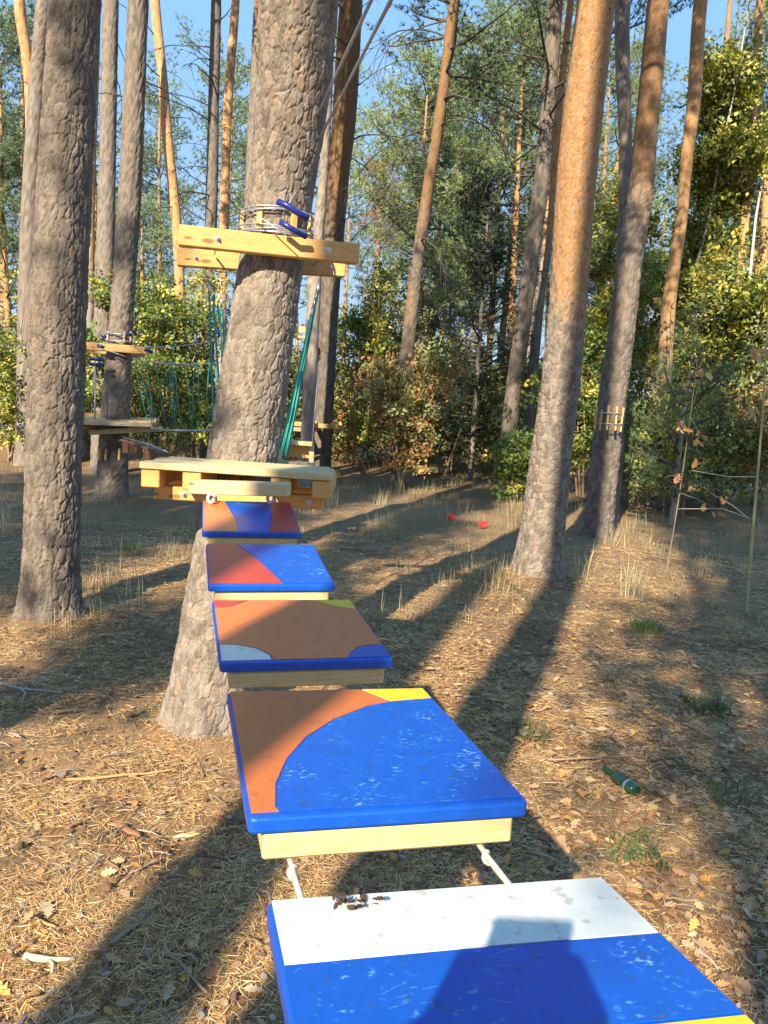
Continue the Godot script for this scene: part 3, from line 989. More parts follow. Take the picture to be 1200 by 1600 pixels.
# ------------------------------------------------------------------ wood in the background
func build_wood() -> void:
	var r := RandomNumberGenerator.new()
	r.seed = 991
	# young bright pine in the middle of the picture, and other crowns one can tell apart
	var pal := [Color(0.27, 0.35, 0.15), Color(0.215, 0.29, 0.14), Color(0.15, 0.215, 0.095)]
	var crowns := [
		["bushy bright green pine filling the gap left of the leaning reddish pine", 668, 34.0, 14.2, 3.4, 4.5, 0, 60, 14],
		["dark pine crown spreading behind the slanting dark pine", 760, 30.0, 16.0, 3.8, 6.5, 1, 56, 14],
		["full green pine crown right of the reddish dying top", 632, 27.0, 12.8, 3.2, 4.8, 0, 58, 13],
		["broad green pine crown left of the slanting dark pine", 795, 25.5, 13.6, 3.4, 6.0, 1, 54, 13],
		["tall pine crown in the gap behind the orange forked pine", 250, 38.0, 16.0, 2.4, 6.0, 1, 26, 7],
		["pine with open crown behind the dark straight pine", 325, 36.0, 17.0, 2.8, 8.0, 1, 30, 7],
		["pale pine crown between the slim orange pine and the platform pine", 385, 44.0, 17.0, 2.4, 8.0, 0, 24, 7],
		["pine crown at the far left margin", 12, 30.0, 15.0, 2.8, 5.0, 1, 40, 11],
		["low dark pine crown by the left margin", 20, 26.0, 9.0, 2.4, 3.0, 2, 34, 11],
		["pine crown high in the top right corner", 1175, 22.0, 14.0, 2.8, 8.4, 0, 36, 12],
		["dark hanging pine crown below the top right corner", 1150, 26.0, 12.5, 2.4, 7.5, 2, 30, 10],
		["pine crown behind the big orange topped pine", 925, 30.0, 15.0, 3.0, 6.0, 1, 46, 12],
		["slim pine with reddish dying top left of the bright green pine", 575, 40.0, 13.5, 0.9, 9.5, 3, 20, 7],
		["young pine low behind the leaning reddish pine", 700, 33.0, 7.5, 1.8, 2.0, 2, 30, 10],
		["young pine low behind the left platform", 225, 30.0, 8.5, 1.9, 2.5, 1, 30, 10],
		["young pine between the right slanting trunks", 905, 28.0, 8.0, 1.8, 2.0, 1, 30, 10],
	]
	for e in crowns:
		var q := at(e[1], 640, e[2])
		q.y = gh(q.x, q.z) - 0.05
		var h: float = e[3]
		var lean := r.randf_range(-0.03, 0.03)
		var rows := [[q, 0.15], [q + Vector3(lean * h * 0.4, h * 0.4, 0), 0.12], [q + Vector3(lean * h * 0.8, h * 0.75, 0), 0.07], [q + Vector3(lean * h, h, 0), 0.02]]
		var col: Color = Color(0.32, 0.15, 0.07) if e[6] == 3 else pal[e[6]]
		pine_at(e[0], rows, {"nu": 16, "nv": 60, "orange": 3.5, "tone": 0.8, "crown": [e[5], h, e[4], e[7], e[8], col], "dead": [2.0, e[5], 6, 1.0], "shoot": 1.35})
	# one slender far pine, copied through the depth of the wood
	var label := "thin distant pine among the many trunks deep in the wood"
	var grp := "thin pines deep in the wood"
	var protos := []
	for k in 3:
		var h := 14.0 + k
		var rows := [[Vector3.ZERO, 0.13], [Vector3(0.1 * k, h * 0.4, 0), 0.11], [Vector3(0.25, h * 0.75, 0.1), 0.07], [Vector3(0.3, h, 0), 0.02]]
		var t := pine_at(label, rows, {"nu": 14, "nv": 60, "orange": 3.0 + k, "blend": 3.0, "tone": 0.85, "crown": [7.5 + k, h, 1.7, 18, 6, pal[k]], "dead": [2.0, 8.0, 8, 1.0], "group": grp, "shoot": 1.4, "off": k * 11.0})
		protos.append(t)
	var used := 0
	var gaps := [[90, "the left edge pine"], [185, "the left platform pine"], [280, "the orange forked pine"], [335, "the dark straight pine"], [418, "the platform pine"], [520, "the flaking pine"], [650, "the leaning reddish pine"], [822, "the dark slanting pine"], [890, "the big orange topped pine"], [978, "the slat guard pine"], [1048, "the slim orange pine"]]
	for k in 56:
		var px := -60.0 + 1320.0 * ((k * 0.618) - floorf(k * 0.618))
		var dd := 26.0 + 46.0 * pow(r.randf(), 1.2)
		if px > 540 and px < 680 and dd < 44.0:
			dd += 20.0
		var q := at(px, 640, dd)
		q.y = gh(q.x, q.z) - 0.05
		var o: Node3D = protos[k % 3]
		if used >= 3:
			o = o.duplicate()
			o.name = numbered("pine_tree")
			add_child(o)
		var left := "the left margin"
		var right := "the right margin"
		for e in gaps:
			if e[0] <= px:
				left = e[1]
			elif right == "the right margin":
				right = e[1]
		o.set_meta("label", "thin distant pine between " + left + " and " + right)
		o.position = q
		o.rotation.y = r.randf() * TAU
		var s := r.randf_range(0.75, 1.15)
		o.scale = Vector3(s, s, s)
		used += 1
	# spruce
	var sp := at(742, 640, 19.0)
	sp.y = gh(sp.x, sp.z)
	var spruce := thing("spruce_tree", "dark conical young spruce in the middle between the pines", "spruce tree", sp)
	var srows := [[Vector3(0, -0.05, 0), 0.07], [Vector3(0, 3.8, 0), 0.045], [Vector3(0, 7.0, 0), 0.01]]
	part("trunk", bark_mesh(srows, {"nu": 12, "nv": 40, "plate": 0.04, "amp": 0.006, "orange": 99.0, "blend": 1.0, "tone": 0.6}), M.bark_far, spruce)
	pine_crown(spruce, srows, 1.0, 7.0, 1.35, 60, 9, Color(0.022, 0.045, 0.022), r, 0.8)

	# leafy shrubs and trees one can tell apart
	var green := [Color(0.143, 0.224, 0.047), Color(0.201, 0.283, 0.055), Color(0.316, 0.357, 0.063), Color(0.101, 0.164, 0.047), Color(0.517, 0.446, 0.079)]
	var yellow := [Color(0.292, 0.324, 0.064), Color(0.413, 0.412, 0.080), Color(0.195, 0.250, 0.064), Color(0.511, 0.424, 0.080), Color(0.109, 0.162, 0.048)]
	var rust := [Color(0.256, 0.240, 0.080), Color(0.384, 0.256, 0.096), Color(0.480, 0.224, 0.080), Color(0.160, 0.192, 0.064), Color(0.320, 0.320, 0.112)]
	var dull := [Color(0.180, 0.216, 0.090), Color(0.270, 0.270, 0.126), Color(0.360, 0.324, 0.162), Color(0.126, 0.162, 0.063)]
	var shrubs := [
		["green and yellow leafy shrub right of the left platform tree", 240, 16.5, 4.6, 1.7, 420, green],
		["yellow speckled shrub behind the hanging green ropes on the left", 300, 18.5, 5.0, 1.8, 420, yellow],
		["dark green shrub between the two left pines", 118, 19.0, 4.2, 1.6, 300, green],
		["bright yellow green shrub at the left margin", 15, 18.0, 4.6, 1.8, 420, yellow],
		["low green shrub beside the thick left edge pine", 40, 21.0, 3.4, 1.6, 260, green],
		["yellow leafy shrub right of the upper beam", 560, 21.0, 5.6, 1.8, 420, yellow],
		["rusty brown shrub in the middle left of the leaning reddish pine", 610, 22.5, 5.4, 1.9, 400, rust],
		["leafy brown green shrub hiding the foot of the leaning reddish pine", 628, 16.4, 3.3, 1.3, 260, rust],
		["dull olive shrub under the spruce", 700, 20.5, 3.6, 1.8, 340, dull],
		["shaggy shrub between the spruce and the dark slanting pine", 775, 21.5, 4.4, 1.7, 340, green],
		["small green shrub at the foot of the big orange topped pine", 815, 15.0, 1.8, 0.7, 110, green],
		["green shrub between the big orange topped pine and the slat guard pine", 915, 17.0, 4.6, 1.4, 340, green],
		["yellow leaved shrub behind the slat guard pine", 1005, 18.0, 6.0, 1.7, 420, yellow],
		["airy yellow green shrub right of the slat guard pine", 1075, 14.5, 3.6, 1.5, 200, yellow],
		["dull shrub low behind the slat guard pine", 1000, 15.5, 2.4, 1.1, 200, dull],
		["rusty shrub at the right edge of the clearing", 1130, 15.5, 3.2, 1.4, 260, rust],
		["grey green thicket shrub at the right margin", 1190, 17.0, 4.2, 1.7, 320, dull],
		["pale dry shrub behind the far steps", 460, 23.0, 3.6, 1.7, 300, dull],
		["dull shrub in the middle edge of the clearing", 555, 24.0, 3.0, 1.9, 300, dull],
		["brownish shrub at the far edge left of the spruce", 650, 24.5, 3.2, 1.9, 300, rust],
	]
	var sd := 40
	for e in shrubs:
		var q := at(e[1], 700, e[2])
		q.y = gh(q.x, q.z)
		leafy("leafy_shrub", e[0], "shrub", q, e[3], e[4], int(e[5] * 1.6), e[6], sd, sprig_mesh, {"stems": 5, "size": 1.05})
		sd += 1
	# birches with hanging yellow green leaves on the right
	var birches := [["yellow green birch between the slat guard pine and the slim orange pine", 1040, 20.0, 13.0, 2.0, 1900], ["tall yellow leaved birch right of the slim orange pine", 1125, 18.5, 12.5, 2.4, 2500], ["yellow green birch behind the dark thin pine", 945, 24.0, 12.0, 1.7, 1300]]
	var bark_white := plain(srgb(0.55, 0.52, 0.46), 0.7)
	for e in birches:
		var q := at(e[1], 700, e[2])
		q.y = gh(q.x, q.z)
		leafy("birch_tree", e[0], "birch tree", q, e[3], e[4], e[5], yellow, sd, sprig_mesh, {"stems": 2, "size": 1.25, "low": 0.22, "stem_r": 0.07, "stem_mat": bark_white})
		sd += 1
	# bushy young pine at the right
	var yp := at(1062, 700, 13.0)
	yp.y = gh(yp.x, yp.z)
	var rowsy := [[yp, 0.05], [yp + Vector3(0, 1.6, 0), 0.03], [yp + Vector3(0.05, 2.9, 0), 0.01]]
	pine_at("bushy young pine below the slim orange pine on the right", rowsy, {"nu": 10, "nv": 30, "orange": 99.0, "crown": [0.15, 2.8, 1.15, 15, 6, Color(0.16, 0.22, 0.09)], "flare": 0.0})
	# the thicket that closes the clearing: nobody could count it
	var xfs := []
	var cols := []
	var all := green + dull + rust + dull
	while xfs.size() < 10000:
		var dd := 22.0 + 34.0 * pow(r.randf(), 1.4)
		var px := r.randf_range(-260.0, 1460.0)
		var q := at(px, 640, dd)
		var lump := n_low.get_noise_2d(q.x * 14.0, q.z * 14.0 + 40.0)
		var top := 2.6 + lump * 3.2 + (dd - 22.0) * 0.03
		if top < 0.4:
			continue
		q.y = gh(q.x, q.z) + top * pow(r.randf(), 0.8)
		var d := Vector3(r.randf_range(-1, 1), r.randf_range(-0.5, 0.8), r.randf_range(-1, 1)).normalized()
		var s := r.randf_range(1.1, 2.2)
		xfs.append(Transform3D(_towards(d, r.randf() * TAU).scaled(Vector3(s, s, s)), q))
		var pick := n_mid.get_noise_2d(q.x * 6.0, q.z * 6.0) * 0.5 + 0.5 + r.randf_range(-0.25, 0.25)
		var cc: Color = all[clampi(int(pick * all.size()), 0, all.size() - 1)]
		var g := r.randf_range(0.6, 1.2)
		cols.append(Color(cc.r * g, cc.g * g, cc.b * g))
	var th := many("thicket", sprig_mesh, M.leaves, self, xfs, cols)
	tag(th, "dense green and brown thicket closing the far edge of the clearing", "thicket")


# ------------------------------------------------------------------ painted steps
var steps_at := {}

func board_frame(q: Array) -> Transform3D:                 # x right, y up, -z ahead; centre of the top face
	var b := Basis(Vector3.UP, q[3]) * Basis(Vector3.RIGHT, q[4]) * Basis(Vector3(0, 0, 1), q[5])
	return Transform3D(b, Vector3(q[0], q[1], q[2]))

func rounded(w: float, l: float, r: float, seg := 5) -> PackedVector2Array:
	var out := PackedVector2Array()
	for k in 4:
		var cx := (w / 2 - r) * (1 if k == 0 or k == 3 else -1)
		var cz := (l / 2 - r) * (1 if k < 2 else -1)
		for s in seg + 1:
			var a := PI / 2 * (k + float(s) / seg)
			out.append(Vector2(cx + cos(a) * r, cz + sin(a) * r))
	return out

func field(uvs: Array, w: float, l: float) -> PackedVector2Array:     # (u right, v ahead) in 0..1, kept inside the edge roll
	var out := PackedVector2Array()
	for q in uvs:
		var u := clampf(q[0], 0.012, 0.988)
		var vv := clampf(q[1], 0.03, 0.991)
		out.append(Vector2((u - 0.5) * w, -(vv - 0.5) * l))
	return out

func step_board(label: String, q: Array, fields: Array) -> Node3D:
	var w := 0.42
	var l: float = q[6]
	var t := thing("bridge_step", label, "bridge step", Vector3.ZERO, "painted steps of the hanging bridge")
	t.transform = board_frame(q)
	var m := MB.new()
	m.slab(rounded(w, l, 0.012), -0.024, 0.0, 0.0045)
	part("panel", m.done(), M.blue_edge, t)
	for f in fields:
		var fm := MB.new()
		fm.slab(field(f[1], w, l), 0.0002, 0.0016)
		var o := part("painted_field", fm.done(), f[0], t)
		o.set_meta("label", f[2])
	for s in [-1.0, 1.0]:
		var pm := MB.new()
		pm.box(Vector3(0.378, 0.042, 0.095), 0.004)
		var plank := part("cross_plank", pm.done(), M.wood_pale, t, Transform3D(Basis(), Vector3(0.002, -0.0475, s * (l / 2 - 0.058))))
		for e in [-1.0, 1.0]:
			var sm := MB.new()
			sm.tube([Vector3(e * 0.13, 0.02, 0), Vector3(e * 0.13, -0.026, 0)], [0.004, 0.004], 8)
			part("screw", sm.done(true), M.steel, plank)
	return t

func build_bridge() -> void:
	var W := [0.159, 1.2639, -0.5971, 0.2561, -0.1095, -0.0409, 0.51]
	var A := [-0.0283, 1.2107, -1.2927, 0.2589, -0.0442, -0.0266, 0.5307]
	var B := [-0.2252, 1.1892, -2.0184, 0.2605, 0.0296, -0.0106, 0.5124]
	var C := [-0.4153, 1.2085, -2.7275, 0.248, 0.0788, -0.0039, 0.5063]
	var D := [-0.6109, 1.2617, -3.4659, 0.2333, 0.1347, -0.0006, 0.5009]
	var G := 0.006
	step_board("nearest bridge step, painted white and blue with a yellow corner", W, [
		[M.white, [[0, 1], [1, 1], [1, 0.75 + G], [0.45, 0.757 + G], [0, 0.757 + G]], "white painted far band"],
		[M.blue, [[0, 0.757], [0.45, 0.757], [1, 0.75], [1, 0.50], [0.5, 0.51], [0, 0.54]], "scuffed blue band"],
		[M.yellow, [[0, 0.53], [0.5, 0.50], [1, 0.49], [1, 0.02], [0, 0.02]], "yellow near band"]])
	var arc := [[0.114, 0.0], [0.105, 0.049], [0.125, 0.185], [0.192, 0.351], [0.302, 0.521], [0.459, 0.675], [0.663, 0.808], [0.80, 0.85], [1.0, 0.872]]
	var blue_a := arc.duplicate()
	blue_a.append([1, 0])
	var rest_a := [[0, 0], [0.104, 0.0], [0.095, 0.055], [0.115, 0.19], [0.182, 0.358], [0.292, 0.529], [0.449, 0.683], [0.657, 0.817], [0.76, 0.848], [0.655, 1.0], [0, 1]]
	step_board("second bridge step, orange with a big scuffed blue quarter round", A, [
		[M.blue, blue_a, "scuffed blue quarter round"],
		[M.orange, rest_a, "orange painted corner"],
		[M.yellow, [[0.668, 1.0], [0.772, 0.852], [0.80, 0.859], [1.0, 0.880], [1, 1]], "yellow far corner"]])
	step_board("third bridge step, orange with white and blue rounded near corners", B, [
		[M.white, [[0, 0], [0.288, 0], [0.281, 0.09], [0.217, 0.18], [0.111, 0.235], [0, 0.244]], "white rounded corner"],
		[M.blue, [[0.74, 0], [0.759, 0.073], [0.80, 0.13], [0.839, 0.168], [0.92, 0.195], [1, 0.2], [1, 0]], "blue rounded corner"],
		[M.amber, [[0.297, 0], [0.290, 0.095], [0.224, 0.188], [0.114, 0.243], [0, 0.253], [0, 0.845], [0.12, 0.865], [0.262, 1], [0.712, 1], [0.828, 0.866], [1, 0.80], [1, 0.209], [0.915, 0.204], [0.832, 0.176], [0.793, 0.137], [0.75, 0.077], [0.731, 0]], "amber orange middle"],
		[M.red, [[0, 0.853], [0.116, 0.873], [0.252, 1], [0, 1]], "red far corner"],
		[M.yellow, [[0.722, 1], [0.834, 0.874], [1, 0.808], [1, 1]], "yellow far corner"]])
	step_board("fourth bridge step, red on the left and blue on the right", C, [
		[M.red, [[0, 0], [0.578, 0], [0.536, 0.191], [0.417, 0.621], [0.276, 1], [0, 1]], "red left field"],
		[M.blue, [[0.588, 0], [0.546, 0.191], [0.427, 0.621], [0.286, 1], [1, 1], [1, 0]], "blue right field"]])
	step_board("farthest bridge step against the platform, amber, blue and red", D, [
		[M.amber, [[0, 0], [0.356, 0], [0.351, 0.32], [0.284, 0.728], [0.24, 1], [0, 1]], "amber left field"],
		[M.blue, [[0.366, 0], [0.361, 0.32], [0.294, 0.728], [0.25, 1], [0.774, 1], [0.724, 0.438], [0.66, 0]], "blue middle field"],
		[M.red, [[0.67, 0], [0.734, 0.438], [0.784, 1], [1, 1], [1, 0]], "red right field"]])
	# the two ropes that carry the steps
	for s in [-1.0, 1.0]:
		var pts := []
		var last := Vector3.ZERO
		for q in [W, A, B, C, D]:
			var f := board_frame(q)
			for e in [1.0, 0.6, 0.0, -0.6, -1.0]:
				var w: Vector3 = f * Vector3(s * 0.145, -0.077, e * float(q[6]) / 2.0)
				if last != Vector3.ZERO and e == 1.0:
					for k in range(1, 8):
						pts.append(last.lerp(w, k / 8.0))
				pts.append(w)
				last = w
		var f0 := board_frame(W)
		pts.insert(0, f0 * Vector3(s * 0.145, -0.05, 1.6))
		var f1 := board_frame(D)
		pts.append(f1 * Vector3(s * 0.145, 0.0, -0.36))
		var fine := []
		for k in pts.size() - 1:
			var n := maxi(1, int(pts[k].distance_to(pts[k + 1]) / 0.012))
			for e in n:
				fine.append(pts[k].lerp(pts[k + 1], float(e) / n))
		var o := cord("support_rope", fine, 0.0046, M.rope_white, self, 9, 0.75)
		tag(o, "white rope under the " + ("left" if s < 0 else "right") + " side of the painted steps", "rope", "ropes carrying the painted steps")
		# knots where the rope leaves the second step
		var fa := board_frame(A)
		var kp := []
		for e in 9:
			var a := TAU * e / 8.0
			kp.append(fa * (Vector3(s * 0.145, -0.079, 0.272) + Vector3(cos(a) * 0.006, sin(a) * 0.006, 0.003 * e - 0.012)))
		var kn := cord("rope_knot", kp, 0.0034, M.rope_white, self, 8)
		tag(kn, "white knot of the " + ("left" if s < 0 else "right") + " rope below the second step", "knot", "knots on the carrying ropes")
	# crumbled dry leaf on the nearest step
	var clump := thing("dry_leaf_crumble", "dark crumbled dry leaf lying on the white band of the nearest step", "dry leaf")
	var f := board_frame(W)
	clump.transform = f * Transform3D(Basis(), Vector3((0.196 - 0.5) * 0.42, 0.0016, -(0.952 - 0.5) * 0.51))
	var r := RandomNumberGenerator.new()
	r.seed = 8
	for k in 30:
		var s := r.randf_range(0.009, 0.017)
		var b := Basis(Vector3.UP, r.randf() * TAU) * Basis(Vector3.RIGHT, r.randf_range(-0.8, 0.8)) * Basis(Vector3(0, 0, 1), r.randf_range(-0.7, 0.7))
		var off := Vector3(r.randf_range(-0.011, 0.011), s * 0.35 + (0.010 if k % 3 == 0 else 0.0), r.randf_range(-0.010, 0.010))
		if k > 21:
			off = off * 0.7 + Vector3(0.024, -0.002, 0.007)
		part("fragment", leaf_meshes[k % 6], M.soil, clump, Transform3D(b.scaled(Vector3(s, s, s)), off))


# ------------------------------------------------------------------ platform and beams on the main pine
func bolt(parent: Node3D, q: Vector3, d: Vector3, r := 0.012) -> void:
	var m := MB.new()
	m.tube([q, q + d * 0.004], [r * 1.5, r * 1.5], 12)
	m.tube([q + d * 0.004, q + d * 0.013], [r, r * 0.95], 6)
	m.tube([q + d * 0.013, q + d * 0.026], [r * 0.5, r * 0.5], 8)
	part("bolt", m.done(), M.steel, parent, parent.transform.affine_inverse() if parent is MeshInstance3D else Transform3D())

func trunk_at(y: float) -> Array:
	var path := smooth_path(main_rows, 200)
	var out: Array = path[0]
	for row in path:
		if row[0].y <= y:
			out = row
	return out

func build_main_platform() -> void:
	# upper pair of beams clamped round the trunk
	var fl := at(279, 368, 3.98)
	var fr := at(560, 398, 4.22)
	var side := (fr - fl).normalized()
	var ahead := side.cross(Vector3.DOWN).normalized()
	if ahead.z > 0: ahead = -ahead
	var clamp_o := thing("beam_clamp", "pair of yellow beams bolted round the platform pine at the top", "beam")
	var fb := beam("front_beam", fl, fr, 0.104, 0.06, M.wood, clamp_o)
	var tr := trunk_at(fl.y)
	var back_off := 2.0 * (float(tr[1]) + 0.03) + 0.04
	var bl := at(277, 402, 4.48)
	var br := at(539, 420, 4.66)
	var rb := beam("rear_beam", bl, br, 0.10, 0.06, M.wood, clamp_o)
	for px in [[337, 371], [509, 388]]:
		var f: float = (px[0] - 279.0) / 281.0
		var q := fl.lerp(fr, f)
		bolt(fb, q - ahead * 0.03, -ahead, 0.011)
		cord("threaded_rod", [q, q + ahead * back_off], 0.006, M.steel, clamp_o)
	for px in [[305, 396], [515, 418]]:
		var f: float = (px[0] - 277.0) / 262.0
		bolt(rb, bl.lerp(br, f) - ahead * 0.03, -ahead, 0.008)
	# slats that keep the cables off the bark, cables wound round
	var guard := thing("bark_guard", "short upright slats with steel cable wound round them above the top beams", "bark guard")
	var y_mid := at(433, 340, 4.15).y
	var tc := trunk_at(y_mid)
	for a in [-2.45, -1.95, -1.35, -0.62, 0.1, 0.9, 1.9, 2.9]:
		var o := Vector3(cos(a), 0, sin(a))
		var q: Vector3 = tc[0] + o * (float(tc[1]) + 0.014)
		var m := MB.new()
		m.box(Vector3(0.16, 0.034, 0.02), 0.002)
		part("slat", m.done(), M.wood, guard, Transform3D(Basis(Vector3.UP, -o.cross(Vector3.UP).normalized(), o).orthonormalized(), q))
	for k in 7:
		var dy: float = [0.058, 0.050, -0.036, -0.044, -0.052, -0.030, -0.058][k]
		var pts := []
		for s in 41:
			var a := TAU * s / 40.0
			pts.append(tc[0] + Vector3(cos(a) * (tc[1] + 0.030 + 0.002 * (k % 3)), dy + 0.014 * sin(a + k), sin(a) * (tc[1] + 0.030 + 0.002 * (k % 3))))
		cord("wound_cable", pts, 0.0042, M.cable, guard, 6)
	var cross_cable := [at(385, 322, 4.05), at(405, 338, 4.02), at(425, 352, 4.0), at(452, 372, 4.0)]
	cord("loose_cable", cross_cable, 0.0035, M.cable, guard, 6)
	cord("loose_cable", [at(462, 300, 4.0), at(447, 325, 4.0), at(437, 345, 4.02)], 0.0035, M.cable, guard, 6)
	cord("loose_cable", [at(480, 342, 4.02), at(488, 348, 4.06), at(484, 362, 4.1)], 0.004, M.cable, guard, 6)
	var s1 := cord("cable_sleeve", [at(434, 315, 3.98), at(450, 322, 3.97), at(468, 334, 3.99), at(480, 341, 4.02)], 0.017, M.sleeve, self, 10)
	tag(s1, "upper blue plastic sleeve on the cable above the top beams", "cable sleeve", "blue sleeves on the cable")
	var s2 := cord("cable_sleeve", [at(438, 347, 3.99), at(455, 357, 3.99), at(478, 370, 4.05)], 0.015, M.sleeve, self, 10)
	tag(s2, "lower blue plastic sleeve just above the top beams", "cable sleeve", "blue sleeves on the cable")
	# overhead safety cables that come forward over the viewer
	for e in [[[491, 190, 4.25], [580, 0, 2.35], "left"], [[495, 224, 4.25], [611, 0, 2.35], "right"]]:
		var a := at(e[0][0], e[0][1], e[0][2])
		var b := at(e[1][0], e[1][1], e[1][2])
		var d := (b - a)
		var o := cord("safety_cable", [a - d.normalized() * 0.25 , a, b, b + d * 1.2], 0.0065, M.cable, self, 8)
		tag(o, e[2] + " of the two steel cables running up from behind the platform pine", "steel cable", "overhead safety cables")
	# platform
	var plat := thing("tree_platform", "pale wooden platform on joists in front of the thick leaning pine", "platform")
	var PL := at(217, 721, 3.80)
	var PR := at(519, 741, 3.82)
	var top := PL.y
	var sx := (PR - PL).normalized()
	var ax := sx.cross(Vector3.UP).normalized()
	if ax.z > 0: ax = -ax
	var width := PL.distance_to(PR)
	var row := 0.0
	for k in 4:                                             # top boards laid across
		var wdt: float = [0.115, 0.12, 0.118, 0.10][k]
		var a := PL + ax * (row + wdt / 2) - Vector3(0, 0.0175 + 0.001 * k, 0)
		var ins: float = [0.0, 0.012, 0.004, 0.018][k]
		beam("top_board", a + sx * ins * 2.0, a + sx * (width - ins * 2.0), 0.035, wdt - 0.006, M.wood_pale, plat, 0.004)
		row += wdt
	for f in [0.055, 0.27, 0.73, 0.945]:                    # joists, ends to the front
		var q: Vector3 = PL + sx * width * f - Vector3(0, 0.035 + 0.045 + 0.003, 0) + ax * 0.012
		beam("joist", q, q + ax * (0.62 if f < 0.1 or f > 0.9 else 0.5), 0.088, 0.092, M.wood, plat, 0.005)
	var trp := trunk_at(top - 0.17)
	for e in [0.10, 0.42]:                                   # cross beams bolted below the joists
		var q: Vector3 = PL + sx * width * 0.045 - Vector3(0, 0.035 + 0.092 + 0.036, 0) + ax * (0.05 + e)
		var cb := beam("cross_beam", q, q + sx * width * 0.91, 0.07, 0.06, M.wood, plat, 0.005)
		if e < 0.2:
			for f in [0.16, 0.83]:
				bolt(cb, q + sx * width * f - ax * 0.03, -ax, 0.011)
	# step plank in front
	var la := at(299, 760, 3.70)
	var lb := at(452, 765, 3.66)
	beam("step_plank", la, lb, 0.062, 0.09, M.wood_pale, plat, 0.004)
	for px in [331, 424]:
		var m := MB.new()
		var q := at(px, 778, 3.66)
		var kp := []
		for s in 9:
			kp.append(q + Vector3(cos(TAU * s / 8.0) * 0.016, sin(TAU * s / 8.0) * 0.02, 0.004 * s))
		cord("rope_loop", kp, 0.009, M.rope_white, plat, 8)
	# green ropes of the crossing behind the pine
	var right := thing("rope_hangers", "bundle of turquoise ropes hanging right of the platform pine", "ropes")
	var tops := [[497, 455, 5.2], [494, 468, 5.6], [491, 478, 6.0], [487, 492, 6.5], [484, 505, 7.0], [481, 512, 7.6]]
	var k := 0
	for e in tops:
		for s in 2:
			var a := at(e[0], e[1], e[2])
			var b := at(441 - k * 0.8 + s * 7, 716 - k * 3, e[2] - 0.1)
			cord("hanger", sag(a, b, 0.015 + 0.01 * s, 8), 0.0055, M.rope_green, right, 6)
		cord("shackle", [at(e[0] + 1, e[1] - 12, e[2]), at(e[0], e[1] + 3, e[2])], 0.011, M.steel, right, 6)
		cord("wire", [at(e[0] + 2 , e[1] - 12, e[2]), at(503 + k, 395, e[2])], 0.003, M.cable, right, 5)
		k += 1
	var left := thing("rope_hangers", "loose turquoise ropes hanging left of the platform pine", "ropes")
	for e in [[327, 457, 334, 668, 6.4], [333, 462, 347, 660, 6.3], [344, 480, 351, 650, 7.2], [348, 484, 355, 640, 7.0], [340, 474, 362, 660, 7.6], [352, 500, 366, 640, 8.2]]:
		cord("hanger", sag(at(e[0], e[1], e[4]), at(e[2], e[3], e[4] - 0.2), 0.03, 10), 0.009, M.rope_green, left, 6)
	for e in [[326, 452, 6.4], [345, 474, 7.2], [352, 494, 8.2]]:
		cord("shackle", [at(e[0], e[1] - 10, e[2]), at(e[0] + 1, e[1] + 6, e[2])], 0.012, M.steel, left, 6)
		cord("wire", [at(e[0], e[1] - 10, e[2]), at(e[0] - 14, 405, e[2])], 0.003, M.cable, left, 5)
	cord("wire_sleeve", [at(339, 516, 7.2), at(345, 524, 7.2)], 0.022, M.sleeve, left, 8)


